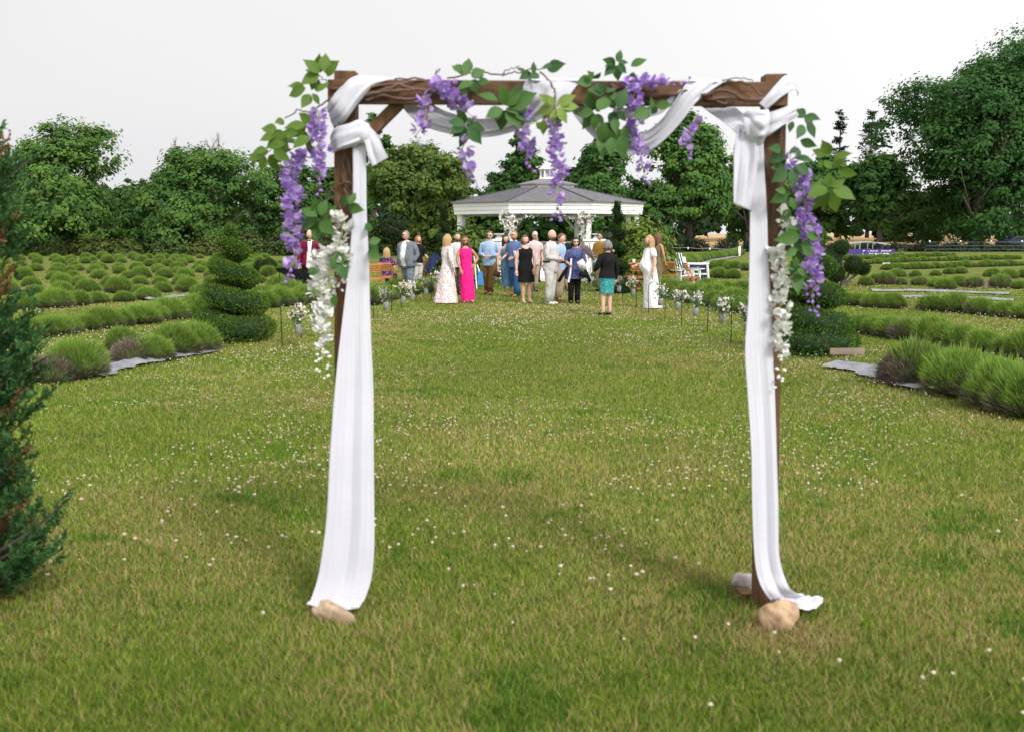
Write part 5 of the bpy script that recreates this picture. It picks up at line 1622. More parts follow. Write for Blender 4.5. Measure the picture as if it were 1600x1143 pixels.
# right of centre
gc = Garland('wisteria garland with long hanging leaves right of the beam centre', 960, 160)
gc.rosette(1005, 150, [(932, 128), (1030, 72), (1068, 140), (936, 215), (1064, 205), (1010, 250)], c2, 'd')
gc.leaves([(1088, 165, 1175, 122), (1090, 230, 1105, 205), (862, 245, 838, 196), (858, 250, 776, 262), (865, 240, 908, 214)], c2)
gc.rosette(880, 440, [(768, 450), (798, 535), (825, 320), (965, 340), (905, 400), (930, 520), (870, 540)], c2)
gc.rosette(1000, 430, [(955, 335), (1065, 300), (1062, 490), (985, 540), (1045, 400), (960, 500)], c2, 'd')
gc.rosette(940, 330, [(850, 300), (900, 270), (1000, 290), (1030, 360)], c2, 'd')
gc.leaves([(930, 570, 918, 695), (975, 590, 968, 690), (1030, 580, 1042, 708), (1000, 540, 1010, 640), (940, 500, 900, 620), (1050, 520, 1075, 640), (960, 540, 950, 640), (1200, 430, 1108, 462), (1240, 400, 1325, 395), (1245, 405, 1212, 452), (1205, 400, 1220, 345), (990, 470, 1000, 560)], c2)
gc.raceme([(978, 132), (1000, 128), (1020, 132), (1045, 128), (1072, 125)], 11, 'p', 1.5, taper=.9)
gc.raceme([(992, 138), (988, 165), (992, 190), (986, 210), (1000, 235), (1005, 260), (1010, 290)], 12, 'p', 1.3)
gc.raceme([(1086, 182), (1078, 205), (1072, 222), (1082, 252)], 7.5, 'p', .9)
# right post
ge = Garland('wisteria garland with purple and white blooms on the right post', 1225, 280)
ge.leaves([(200, 60, 150, 38), (190, 75, 268, 82), (205, 105, 250, 180), (185, 120, 160, 180), (130, 100, 112, 152), (70, 245, 18, 240), (95, 285, 0, 302), (140, 290, 232, 300), (100, 350, 34, 412), (150, 330, 225, 375), (130, 345, 138, 440), (170, 200, 250, 230), (160, 240, 110, 265)], c6, 'd')
ge.leaves([(330, 272, 288, 208), (350, 290, 432, 262), (350, 300, 405, 330), (262, 300, 290, 345), (370, 360, 465, 380), (330, 350, 300, 300), (300, 280, 240, 250)], c6, 'y')
ge.rosette(325, 448, [(222, 430), (214, 485), (253, 552), (368, 575), (455, 496), (405, 408), (318, 372), (270, 405)], c6, 'y')
ge.leaves([(105, 480, 18, 522), (95, 470, 48, 458), (115, 560, 66, 636), (120, 500, 140, 560), (155, 660, 108, 650), (165, 700, 52, 722), (200, 695, 275, 712), (190, 655, 245, 648), (150, 770, 96, 805), (180, 770, 243, 792), (200, 720, 205, 790)], c6)
ge.rosette(145, 875, [(90, 935), (160, 995), (205, 905), (150, 815), (100, 860)], c6)
ge.raceme([(1236, 235), (1234, 250), (1238, 262)], 8, 'p', .9)
ge.raceme([(1252, 272), (1254, 290), (1258, 312), (1256, 340), (1266, 365), (1272, 390), (1266, 415), (1276, 435), (1268, 462), (1274, 492)], 16, 'p', 1.15, taper=.5)
ge.raceme([(1218, 325), (1232, 345), (1226, 365), (1234, 385)], 9, 'w', .9)
ge.raceme([(1212, 388), (1216, 410), (1222, 440), (1216, 470), (1226, 500), (1218, 530), (1222, 560), (1217, 598)], 14, 'w', 1.35, taper=.5)
# ------------------------------------------------------------------ people
def spots_mat(name, base, cols, scale, thr=.38, rough=.85):
    """printed cloth: scattered blotches in several colours on a ground colour"""
    m = bpy.data.materials.new(name)
    t, N, L = nodes_of(m)
    out = N.new('ShaderNodeOutputMaterial'); b = N.new('ShaderNodeBsdfPrincipled'); b.inputs['Roughness'].default_value = rough
    tc = N.new('ShaderNodeTexCoord')
    v = N.new('ShaderNodeTexVoronoi'); v.inputs['Scale'].default_value = scale
    L.new(tc.outputs['Object'], v.inputs['Vector'])
    st = [(i / len(cols), c) for i, c in enumerate(cols)]
    r = ramp(N, st); r.color_ramp.interpolation = 'CONSTANT'
    sp = N.new('ShaderNodeSeparateColor'); L.new(v.outputs['Color'], sp.inputs[0]); L.new(sp.outputs[0], r.inputs[0])
    lt_ = N.new('ShaderNodeMath'); lt_.operation = 'LESS_THAN'; lt_.inputs[1].default_value = thr
    L.new(v.outputs['Distance'], lt_.inputs[0])
    mx = N.new('ShaderNodeMixRGB'); mx.inputs[1].default_value = (*base, 1)
    fold_bump(N, L, b)
    L.new(lt_.outputs[0], mx.inputs[0]); L.new(r.outputs[0], mx.inputs[2]); L.new(mx.outputs[0], b.inputs['Base Color'])
    L.new(b.outputs[0], out.inputs[0])
    return m


def cl(name, c, f=.82):
    """plain cloth with soft hanging folds"""
    key = 'cloth_' + name
    if key in MATS: return MATS[key]
    m = bpy.data.materials.new(key)
    t, N, L = nodes_of(m)
    out = N.new('ShaderNodeOutputMaterial'); b = N.new('ShaderNodeBsdfPrincipled'); b.inputs['Roughness'].default_value = .85; b.inputs['Specular IOR Level'].default_value = .2
    fold_bump(N, L, b)
    tc = N.new('ShaderNodeTexCoord'); nz = N.new('ShaderNodeTexNoise'); nz.inputs['Scale'].default_value = 7
    L.new(tc.outputs['Object'], nz.inputs['Vector'])
    r = ramp(N, [(.35, c), (.65, tuple(x * f for x in c))]); L.new(nz.outputs['Fac'], r.inputs[0]); L.new(r.outputs[0], b.inputs['Base Color'])
    L.new(b.outputs[0], out.inputs[0])
    MATS[key] = m
    return m


def fold_bump(N, L, b, strength=.9):
    tc = N.new('ShaderNodeTexCoord'); mp = N.new('ShaderNodeMapping'); mp.inputs['Scale'].default_value = (1, 1, .42); mp.inputs['Rotation'].default_value = (.25, .3, 0)
    L.new(tc.outputs['Object'], mp.inputs[0])
    n2 = N.new('ShaderNodeTexNoise'); n2.inputs['Scale'].default_value = 11; n2.inputs['Detail'].default_value = 3; n2.inputs['Distortion'].default_value = .8
    L.new(mp.outputs[0], n2.inputs['Vector'])
    bp = N.new('ShaderNodeBump'); bp.inputs['Strength'].default_value = strength; bp.inputs['Distance'].default_value = .06
    L.new(n2.outputs['Fac'], bp.inputs['Height']); L.new(bp.outputs[0], b.inputs['Normal'])


HAIRS = {'blonde': pmat('hair_blonde', (.50, .34, .17), (.34, .21, .09), 30, .5, .4, 60, stretch=(6, 6, .6)), 'brown': pmat('hair_brown', (.10, .05, .028), (.19, .10, .05), 30, .5, .4, 60, stretch=(6, 6, .6)), 'dark': pmat('hair_dark', (.014, .010, .010), (.03, .02, .018), 30, .45, .3, 60, stretch=(6, 6, .6)),
         'grey': pmat('hair_grey', (.26, .25, .25), (.12, .115, .12), 30, .6, .5, 60), 'red': pmat('hair_red', (.22, .085, .035), (.30, .13, .06), 30, .5, .4, 60, stretch=(6, 6, .6)), 'ginger': pmat('hair_ginger', (.36, .19, .085), (.28, .14, .06), 30, .55, .4, 60), 'white': pmat('hair_white', (.62, .58, .54), (.5, .46, .43), 30, .6, .4, 60), 'cap': cl('cap_navy', (.03, .03, .06))}
LIP = pmat('lip', (.38, .13, .12), (.33, .11, .10), 20, .5)
EYE = pmat('eye', (.02, .015, .012), (.04, .03, .02), 20, .2)
SHADES = pmat('dark_lens', (.01, .01, .012), (.015, .015, .018), 20, .12, spec=.6)

MALE = [(.44, .095, .078), (.50, .098, .080), (.56, .092, .076), (.62, .090, .074), (.68, .098, .077), (.74, .108, .078), (.78, .114, .070), (.805, .104, .060), (.832, .060, .050), (.848, .037, .038)]
FEM = [(.44, .100, .082), (.50, .103, .083), (.56, .090, .074), (.62, .076, .066), (.68, .084, .075), (.73, .092, .084), (.77, .096, .068), (.80, .090, .056), (.827, .052, .044), (.845, .032, .033)]
ARM = {'down': ((.145, .005, .635), (.155, -.035, .485)), 'front': ((.15, .005, .64), (.055, -.125, .615)), 'pocket': ((.165, .03, .645), (.118, -.035, .515)), 'up': ((.15, -.03, .66), (.10, -.15, .74)), 'hold': ((.15, -.01, .645), (.10, -.16, .60)), 'low': ((.14, -.02, .64), (.10, -.09, .50)), 'hip': ((.19, .03, .66), (.12, -.03, .57)), 'out': ((.17, -.07, .70), (.15, -.20, .66)), 'phone': ((.15, -.07, .70), (.06, -.10, .83)), 'belly': ((.15, .0, .63), (.07, -.15, .56))}
_skincache = []


def skin_mesh(verts, edges, radii, root=0):
    me_ = bpy.data.meshes.new('skeleton'); me_.from_pydata(verts, edges, [])
    o = bpy.data.objects.new('skeleton', me_); COL.objects.link(o)
    o.modifiers.new('skin', 'SKIN').use_smooth_shade = True
    s = o.modifiers.new('sub', 'SUBSURF'); s.levels = s.render_levels = 1
    for i, r_ in enumerate(radii):
        sv = me_.skin_vertices[0].data[i]; sv.radius = r_ if hasattr(r_, '__len__') else (r_, r_); sv.use_root = (i == root)
    dg = bpy.context.evaluated_depsgraph_get()
    out = bpy.data.meshes.new_from_object(o.evaluated_get(dg))
    vs = [v.co.copy() for v in out.vertices]; fs = [tuple(p.vertices) for p in out.polygons]
    bpy.data.objects.remove(o); bpy.data.meshes.remove(me_); bpy.data.meshes.remove(out)
    return vs, fs


def sphere_dirs(nu, nv):
    return [[Vector((math.cos(a) * math.cos(b), math.cos(a) * math.sin(b), math.sin(a))) for b in [2 * math.pi * j / nu for j in range(nu)]] for a in [max(-1.54, min(1.54, -math.pi / 2 + math.pi * i / nv)) for i in range(nv + 1)]]


def person(label, px, py, H, heading, skin=None, fem=False, girth=1.0, top=None, bottom=None, dress=None, hair=('short', 'brown'), arms=('down', 'down'), stride=.0, shades=False, glasses=False, beard=None, jacket=None, shoes='dark', sit=False, lean=0.0, headturn=0.0, belly=0.0, belt=None, extra=None):
    skin = skin or SKIN
    g = G(px, py)
    root = empty('person', g, R(heading))
    if not sit: root.rotation_euler = (R(1.5) * math.sin(px * 1.7), R(2.2) * math.sin(px * .9), R(heading))
    drop = -.235 if sit else 0.0
    T = lambda v: Vector((v[0] * H, (v[1] - lean * max(0, v[2] - .5)) * H, (v[2] + drop) * H))
    prof_ = FEM if fem else MALE
    sw = .098 if fem else .115
    def armj(side, nm):
        e, w_ = ARM[nm]; return (side * e[0], e[1], e[2]), (side * w_[0], w_[1], w_[2])
    L_, R_ = armj(-1, arms[0]), armj(1, arms[1])
    if sit: legs = [((s * .055, 0, .50), (s * .075, -.24, .49), (s * .075, -.23, .27), (s * .075, -.29, .245)) for s in (-1, 1)]
    else: legs = [((s * .052, 0, .49), (s * .05, -s * stride * .5 - .01, .27), (s * .05, -s * stride + .01 + (.03 if s * stride < 0 else 0), .045), (s * .058, -s * stride - .06, .018)) for s in (-1, 1)]
    # body: one continuous skinned surface, plus head and hands in the same mesh
    vs = [(0, 0, .52), (0, 0, .60), (0, 0, .71), (0, 0, .80), (0, -.004, .87)]
    rd_ = [(.080 * girth, .060), (.066 * girth, .052), (.080 * girth, .056), (.052, .040), (.029, .030)]
    ed = [(0, 1), (1, 2), (2, 3), (3, 4)]
    for s, (e, w_) in ((-1, L_), (1, R_)):
        n = len(vs)
        vs += [(s * sw, 0, .785), e, w_]; rd_ += [.029, .025, .018]; ed += [(3, n), (n, n + 1), (n + 1, n + 2)]
    for (h_, k_, a_, t_) in legs:
        n = len(vs)
        vs += [h_, k_, a_, t_]; rd_ += [.052, .037, .022, .018]; ed += [(0, n), (n, n + 1), (n + 1, n + 2), (n + 2, n + 3)]
    V_, F_ = skin_mesh([tuple(T(v)) for v in vs], ed, [tuple(x * H for x in r_) if hasattr(r_, '__len__') else (r_ * H, r_ * H) for r_ in rd_])
    mb = MB(); mb.add(V_, F_)
    for s, (e, w_) in ((-1, L_), (1, R_)):                       # hands with five fingers
        e_, w0 = T(e), T(w_)
        d_ = (w0 - e_).normalized(); sd_ = d_.cross(Vector((0, 1, .2))).normalized(); cu_ = d_.cross(sd_)
        mb.tube([w0 - d_ * .01 * H, w0 + d_ * .025 * H, w0 + d_ * .05 * H], [.016 * H, .022 * H, .020 * H], 8, flat=.55)
        for k in range(4):
            b_ = w0 + d_ * .045 * H + sd_ * (k - 1.5) * .009 * H; ln = (.038, .043, .040, .031)[k] * H
            mb.tube([b_, b_ + d_ * ln * .55 - cu_ * .004 * H * s, b_ + d_ * ln * .9 - cu_ * .014 * H * s], [.0052 * H, .0048 * H, .0035 * H], 5)
        b_ = w0 + d_ * .015 * H - sd_ * .016 * H
        mb.tube([b_, b_ + d_ * .018 * H - sd_ * .012 * H, b_ + d_ * .036 * H - sd_ * .014 * H], [.006 * H, .0055 * H, .004 * H], 5)
    hc = T((0, -.010, .932)); HM = Matrix.Rotation(R(headturn), 3, 'Z')
    hd = sphere_dirs(18, 14); rings = []
    for row in hd:
        rr = []
        for d_ in row:
            x, y, z = d_.x * .0445, d_.y * .055, d_.z * .066
            if z < 0: x *= 1 + z * 4.2; y = y * (1 + z * 2.2) - (.006 if y < 0 else 0)
            if d_.y < -.8 and -.45 < d_.z < .2 and abs(d_.x) < .25: y -= .014 * (1 - abs(d_.x) * 4) * (1 - abs(d_.z + .15) * 2.2)
            rr.append(hc + HM @ (Vector((x, y, z)) * H))
        rings.append(rr)
    mb.loft(rings)
    for s in (-1, 1): mb.ball(hc + HM @ (Vector((s * .0445, .006, -.006)) * H), (.006 * H, .011 * H, .017 * H), 0, 6, 5)
    mb.build('body', skin, root, True)
    hp = lambda x, y, z: hc + HM @ (Vector((x, y, z)) * H)
    for s in (-1, 1):
        if not shades:
            e_ = MB(); e_.ball(hp(s * .017, -.0495, .004), (.0065 * H, .004 * H, .0042 * H), 0, 7, 5); e_.build('eye', EYE, root, True)
    m_ = MB(); m_.ball(hp(0, -.049, -.034), (.014 * H, .006 * H, .0045 * H), 0, 8, 5); m_.build('mouth', LIP, root, True)
    if shades or glasses:
        q = MB()
        for s in (-1, 1):
            q.ball(hp(s * .0205, -.053, .005), (.0165 * H, .005 * H, .012 * H), 0, 10, 6)
            q.tube([hp(s * .036, -.05, .010), hp(s * .047, .0, .006)], .0025 * H, 4)
        q.tube([hp(-.02, -.056, .009), hp(.02, -.056, .009)], .003 * H, 4)
        q.build('sunglasses' if shades else 'glasses', SHADES if shades else IRON if False else SHADES, root)
    if beard:
        q = MB(); rings = []
        for row in sphere_dirs(16, 10):
            rings.append([hp(d_.x * .040 * (1 if d_.z > -.2 else .9), -.012 + d_.y * .043, -.040 + d_.z * .028 - (.012 if d_.y > 0 else 0)) for d_ in row])
        q.loft(rings); q.build('beard', HAIRS[beard], root, True)
    # hair
    st, hcol = hair
    if st != 'bald':
        q = MB(); rings = []
        thick = {'short': 1.13, 'crop': 1.06, 'long': 1.13, 'bob': 1.17, 'cap': 1.10, 'bun': 1.12}[st]
        for row in sphere_dirs(20, 14):
            rr = []
            for d_ in row:
                face = d_.y < -.30 and d_.z < (.50 if st in ('short', 'crop', 'cap') else .48)
                low = d_.z < (-.15 if st in ('short', 'crop', 'cap') else -.75)
                k_ = .80 if (face or low) else thick * (1 + .025 * math.sin(9 * d_.x + 7 * d_.z + px))
                rr.append(hp(d_.x * .0445 * k_, d_.y * .055 * k_ + .003, d_.z * .066 * k_))
            rings.append(rr)
        q.loft(rings)
        if st == 'cap':
            q.add([hp(-.036, -.045, .020), hp(.036, -.045, .020), hp(.030, -.095, .010), hp(-.030, -.095, .010), hp(-.036, -.045, .026), hp(.036, -.045, .026), hp(.030, -.095, .014), hp(-.030, -.095, .014)], [(0, 3, 2, 1), (4, 5, 6, 7), (2, 3, 7, 6), (1, 2, 6, 5), (3, 0, 4, 7)])
        if st in ('long', 'bob', 'bun'):
            zb = {'long': -.20, 'bob': -.055, 'bun': -.12}[st]
            for k in range(13):                                   # locks over the sides and back
                a_ = math.pi * (k / 12) * 1.24 - .38
                x, y = math.cos(a_) * .050, math.sin(a_) * .050 + .010
                wob = .006 * math.sin(k * 2.1)
                q.tube([hp(x * .7, y * .8, .045), hp(x * 1.02, y * 1.05, -.01), hp(x * 1.1 + wob, y * 1.05, zb * .5 - .01), hp(x * (1.15 if st == 'long' else .95) + wob * 2, y * (.95 if st == 'long' else .8), zb + .012 * math.sin(k * 1.7))], [.012 * H, .016 * H, .015 * H, .005 * H], 6)
        q.build('cap' if st == 'cap' else 'hair', HAIRS[hcol], root, True)
    # clothes
    def ringpts(z, rx, ry, n=22, a0=0.0, a1=2 * math.pi, fold=0.0, yo=0.0, k=7):
        out_ = []
        full = abs(a1 - a0) > 6.2
        for j in range(n):
            a_ = a0 + (a1 - a0) * j / (n if full else n - 1)
            f_ = 1 + fold * math.sin(k * a_ + px + z * 9)
            out_.append(T((math.cos(a_) * rx * f_, math.sin(a_) * ry * f_ + yo, z)))
        return out_
    def prof_at(z):
        for (a_, xa, ya), (b_, xb, yb) in zip(prof_, prof_[1:]):
            if a_ <= z <= b_:
                f_ = (z - a_) / (b_ - a_); return xa + (xb - xa) * f_, ya + (yb - ya) * f_
        return prof_[0][1:] if z < prof_[0][0] else prof_[-1][1:]
    def torso(mb_, zlo, zhi, off, a0=0, a1=2 * math.pi, wide=0.0):
        zs = [zlo + (zhi - zlo) * i / 13 for i in range(14)]
        rings_ = []
        for z in zs:
            rx, ry = prof_at(z)
            gg = girth if z < .76 else 1 + (girth - 1) * max(0, (.84 - z) / .08)
            bl = belly * math.exp(-((z - .60) / .075) ** 2)
            fl = wide * max(0, (.62 - z) / .16)
            rings_.append(ringpts(z, rx * gg + off + fl, ry * gg + off + bl * .5 + fl, a0=a0, a1=a1, fold=.012, yo=-bl * .5))
        mb_.loft(rings_, abs(a1 - a0) > 6.2, False)
    def sleeves(mb_, frac, r_=1.0, which=(0, 1)):
        for i, (s, (e, w_)) in enumerate(((-1, L_), (1, R_))):
            if i not in which: continue
            sh, e_, w0 = T((s * (sw - .055), 0, .803)), T(e), T(w_)
            sh2 = T((s * (sw + .004), .0, .782))
            if frac >= 1: pts_, rr = [sh, sh2, sh2.lerp(e_, .6), e_, e_.lerp(w0, .55), e_.lerp(w0, .96)], [.038, .043, .038, .034, .029, .025]
            elif frac > .55: pts_, rr = [sh, sh2, sh2.lerp(e_, .6), e_, e_.lerp(w0, .35)], [.036, .043, .038, .034, .033]
            else: pts_, rr = [sh, sh2, sh2.lerp(e_, frac * .9), sh2.lerp(e_, frac * 1.6)], [.036, .043, .041, .040]
            mb_.tube(pts_, [x * H * r_ for x in rr], 10)
    def leg_tubes(mb_, frac=1.0, r_=1.0):
        for (h_, k_, a_, t_) in legs:
            h2, k2, a2 = T(h_), T(k_), T(a_)
            if frac >= 1: pts_, rr = [h2 + Vector((0, 0, .03 * H)), h2.lerp(k2, .35), k2, k2.lerp(a2, .5), a2 + Vector((0, .0, -.012 * H))], [.060, .062, .048, .043, .039]
            else: pts_, rr = [h2 + Vector((0, 0, .03 * H)), h2.lerp(k2, .4), k2.lerp(a2, frac * .3)], [.060, .060, .056]
            mb_.tube(pts_, [x * H * r_ for x in rr], 12)
    if bottom:
        q = MB(); kind, mat = bottom[:2]
        gw = bottom[2] if len(bottom) > 2 else 1.0
        if kind == 'trousers':
            torso(q, .445, .585, .006); leg_tubes(q, 1.0, gw)
            q.build('trousers', mat, root, True)
        elif kind == 'skirt':
            hem, wd_ = bottom[3], bottom[4]
            rings_ = []
            for i in range(12):
                f_ = i / 11; z = .60 + (hem - .60) * f_
                rx, ry = prof_at(max(z, .46)); wx = (rx * girth + .008) * (1 - f_) + wd_ * f_ if f_ > .35 else rx * girth + .008
                rings_.append(ringpts(z, wx, max(wx * .78, .05), fold=.03 * f_))
            q.loft(rings_, True, False); q.build('skirt', mat, root, True)
    if top:
        q = MB(); mat, hem, slv = top[:3]
        torso(q, hem, .842, .010, wide=top[3] if len(top) > 3 else 0.0); sleeves(q, slv)
        q.build('shirt', mat, root, True)
        if not fem and not jacket:
            for s in (-1, 1):
                k_ = MB(); k_.add([T((s * .004, -.050, .838)), T((s * .040, -.040, .850)), T((s * .040, -.060, .818)), T((s * .012, -.074, .800))], [(0, 1, 2, 3)]); k_.build('collar', mat, root)
    if dress:
        q = MB(); mat, zt, hem, hw_, fold = dress[:5]
        rings_ = []
        for i in range(20):
            f_ = i / 19; z = zt + (hem - zt) * f_
            if z > .52:
                rx, ry = prof_at(min(z, .80)); bl = belly * math.exp(-((z - .60) / .085) ** 2); rings_.append(ringpts(z, rx * girth + .007, ry * girth + .007 + bl * .5, 26, yo=-bl * .5))
            else:
                u_ = (.52 - z) / max(.52 - hem, 1e-3); rx, ry = prof_at(.52); bl = belly * math.exp(-((z - .60) / .085) ** 2)
                wx = (rx * girth + .007) * (1 - u_) + hw_ * u_
                rings_.append(ringpts(z, wx, (ry * girth + .007) * (1 - u_) + hw_ * .85 * u_ + bl * .5, 26, fold=fold * u_, yo=-bl * .5 + (dress[5] * u_ if len(dress) > 5 else 0)))
        q.loft(rings_, True, False)
        if zt < .81:                                            # straps up to the shoulders
            for s in (-1, 1):
                for yy in (-1, 1):
                    q.add([T((s * .030, yy * .066, zt)), T((s * .075, yy * .060, zt)), T((s * .072, yy * .012, .822)), T((s * .045, yy * .012, .832))], [(0, 1, 2, 3)])
        q.build('dress', mat, root, True)
        if len(dress) > 6 and dress[6]:
            q = MB(); sleeves(q, dress[6]); q.build('sleeve', mat, root, True)
    if jacket:
        q = MB(); torso(q, .455, .835, .020, -math.pi / 2 + .40, 1.5 * math.pi - .40, .012); sleeves(q, 1.0, 1.16)
        o = q.build('jacket', jacket, root, True); so = o.modifiers.new('thickness', 'SOLIDIFY'); so.thickness = .012
        for s in (-1, 1):
            k_ = MB(); k_.add([T((s * .040, -.045, .842)), T((s * .066, -.058, .800)), T((s * .060, -.108, .72)), T((s * .030, -.106, .66)), T((s * .028, -.098, .75))], [(0, 1, 2, 3, 4)]); k_.build('lapel', jacket, root)
    if belt:
        q = MB(); rx, ry = prof_at(.575); q.loft([ringpts(.565, rx * girth + .016, ry * girth + .016), ringpts(.590, rx * girth + .016, ry * girth + .016)], True, False); q.build('belt', belt, root, True)
    # shoes
    sm = {'dark': cl('shoe_dark', (.02, .018, .016)), 'tan': cl('shoe_tan', (.30, .16, .08)), 'white': cl('shoe_white', (.72, .70, .68)), 'nude': cl('shoe_nude', (.55, .36, .27))}.get(shoes)
    if sm:
        for (h_, k_, a_, t_) in legs:
            q = MB(); a2, t2 = T(a_), T(t_)
            hz = .02 * H if not sit else 0
            q.tube([Vector((a2.x, a2.y + .028 * H, a2.z - .022 * H)), Vector((a2.x, a2.y, a2.z - .020 * H)), Vector((t2.x, t2.y, t2.z + .004 * H)), Vector((t2.x, t2.y - .032 * H, t2.z))], [.018 * H, .025 * H, .025 * H, .014 * H], 9, flat=.8)
            for i, v in enumerate(q.v):
                if not sit and v[2] < .004: q.v[i] = (v[0], v[1], .004)
            q.build('shoe', sm, root, True)
    tag(root, label, 'person', 'wedding guests')
    bpy.context.view_layer.update()
    W = root.matrix_world
    return {'root': root, 'L': W @ T(L_[1]), 'R': W @ T(R_[1]), 'T': T, 'H': H}


GREYS, BURG, BLACK = cl('grey_suit', (.17, .20, .235)), cl('burgundy', (.16, .008, .035)), cl('black', (.010, .010, .011))
WSHIRT, PALEGREY, LBLUE, DBLUE = cl('white_shirt', (.74, .74, .76), .93), cl('pale_grey_shirt', (.58, .59, .60)), cl('light_blue_shirt', (.36, .50, .74)), spots_mat('cloth_blue_print', (.09, .15, .32), [(.05, .09, .22), (.16, .24, .44), (.09, .16, .34)], 60)
BROWN, KHAKI, JEANS, OATS = cl('brown_trouser', (.21, .115, .05)), cl('khaki', (.42, .33, .24)), cl('jeans', (.035, .11, .27)), cl('oatmeal', (.56, .54, .53), .9)
PINK = cl('hot_pink', (.90, .02, .26), .85)
FLORAL = spots_mat('cloth_floral', (.74, .66, .66), [(.60, .22, .18), (.36, .40, .48), (.72, .42, .28), (.80, .70, .72), (.45, .30, .34)], 27, .42)
PURPF = spots_mat('cloth_purple_floral', (.030, .012, .05), [(.55, .10, .32), (.42, .16, .46), (.62, .24, .40), (.10, .03, .12)], 20, .34)
DENIM = cl('denim_dress', (.11, .24, .38), .7)
NAVYTOP = spots_mat('cloth_navy_print', (.055, .07, .20), [(.11, .13, .30), (.03, .035, .10), (.16, .17, .34)], 40, .4)
TEAL = spots_mat('cloth_teal_print', (.010, .26, .30), [(.02, .42, .40), (.015, .10, .22), (.30, .44, .16), (.02, .34, .40)], 60, .48)
IVORY = cl('ivory_gown', (.80, .80, .81), .94)
MUSTARD, TANT = cl('mustard', (.46, .26, .05)), cl('tan_top', (.46, .33, .22))

person('man in burgundy jacket, white shirt and bow tie walking behind the lavender', 483, 463, 1.80, 12, top=(WSHIRT, .46, 0.3), bottom=('trousers', BLACK), jacket=BURG, hair=('crop', 'white'), arms=('down', 'out'), stride=.06, headturn=-35)
bt = MB(); q = P(482, 376, G(483, 463).y - .17)
bt.add([(-.06, 0, .03), (0, 0, .012), (.06, 0, .03), (.06, 0, -.03), (0, 0, -.012), (-.06, 0, -.03), (-.06, .015, .03), (0, .015, .012), (.06, .015, .03), (.06, .015, -.03), (0, .015, -.012), (-.06, .015, -.03)], [(0, 1, 4, 5), (1, 2, 3, 4), (11, 10, 7, 6), (10, 9, 8, 7), (0, 6, 7, 1), (1, 7, 8, 2), (2, 8, 9, 3), (3, 9, 10, 4), (4, 10, 11, 5), (5, 11, 6, 0)])
tag(bt.build('bow_tie', BLACK, loc=q), 'black bow tie of the man in burgundy', 'bow tie')
person('blonde woman in purple floral dress sitting on a wooden chair', 605, 452, 1.66, 168, fem=True, dress=(PURPF, .81, .44, .13, .02, 0, .45), bottom=('trousers', PURPF), hair=('long', 'blonde'), arms=('low', 'low'), sit=True)
person('balding man in grey suit with open collar walking left', 640, 464, 1.78, -28, girth=1.18, belly=.05, top=(WSHIRT, .47, .3), bottom=('trousers', GREYS, 1.12), jacket=GREYS, hair=('crop', 'grey'), arms=('down', 'pocket'), stride=.07, shades=False, glasses=True, headturn=-38)
person('red haired woman in dark top behind the man in grey', 652, 450, 1.64, 40, fem=True, top=(BLACK, .48, .6), bottom=('trousers', OATS), hair=('long', 'red'), arms=('down', 'hold'))
person('woman in long floral dress with blonde hair, seen from behind', 699, 474, 1.68, 118, fem=True, dress=(FLORAL, .825, .012, .20, .07, .03, 1.0), hair=('long', 'blonde'), arms=('down', 'low'), shoes=None, stride=.03)
person('bearded man in pale grey shirt behind the floral dress', 713, 461, 1.72, 18, girth=1.1, top=(PALEGREY, .45, .4), bottom=('trousers', cl('olive_trouser', (.10, .085, .06))), hair=('crop', 'brown'), beard='brown', arms=('down', 'down'))
person('woman in hot pink draped dress wearing sunglasses', 731, 473, 1.64, 14, TANSKIN, True, dress=(PINK, .815, .03, .105, .10), hair=('long', 'brown'), arms=('low', 'hip'), shades=True, shoes='nude', stride=.02)
person('man in light blue shirt and brown trousers wearing sunglasses', 763, 460, 1.77, -14, top=(LBLUE, .46, 1.0), bottom=('trousers', BROWN), hair=('short', 'brown'), arms=('front', 'front'), shades=True, shoes='tan', stride=.05)
w9 = person('woman in blue denim dress half hidden by the bearded man', 794, 463, 1.66, 16, fem=True, dress=(DENIM, .76, .16, .095, .07), hair=('long', 'dark'), arms=('down', 'front'), shoes='tan', stride=.03)
person('ginger bearded man in blue print shirt and jeans wearing sunglasses', 807, 464, 1.78, -42, girth=1.12, top=(DBLUE, .46, .45), bottom=('trousers', JEANS, 1.1), hair=('crop', 'ginger'), beard='ginger', arms=('hold', 'hold'), shades=True, shoes='tan', stride=.06)
person('woman in black sleeveless knee length dress', 823, 474, 1.66, 20, fem=True, girth=1.14, dress=(BLACK, .80, .31, .125, .08), hair=('bob', 'brown'), arms=('down', 'low'), shoes='nude')
person('white haired guest with sunglasses behind the black dress', 832, 456, 1.76, 25, top=(cl('pink_shirt', (.66, .52, .54)), .46, .4), bottom=('trousers', KHAKI), hair=('short', 'white'), shades=True, arms=('down', 'down'))
person('guest with grey hair in white top standing on the gazebo steps', 838, 441, 1.60, 150, fem=True, top=(WSHIRT, .46, .5), bottom=('trousers', BLACK), hair=('bob', 'grey'), arms=('down', 'down'))
person('bald bearded man in oatmeal vest and trousers facing right', 859, 476, 1.79, 68, girth=1.16, belly=.02, top=(OATS, .47, 1.0), bottom=('trousers', OATS, 1.12), hair=('bald', 'brown'), beard='brown', arms=('front', 'front'), belt=cl('brown_belt', (.07, .04, .03)), shoes='white')
person('man in light blue shirt and khaki trousers behind the bald man', 873, 470, 1.70, 70, top=(LBLUE, .46, .5), bottom=('trousers', KHAKI), hair=('short', 'brown'), arms=('front', 'front'), belt=BLACK, shoes='tan')
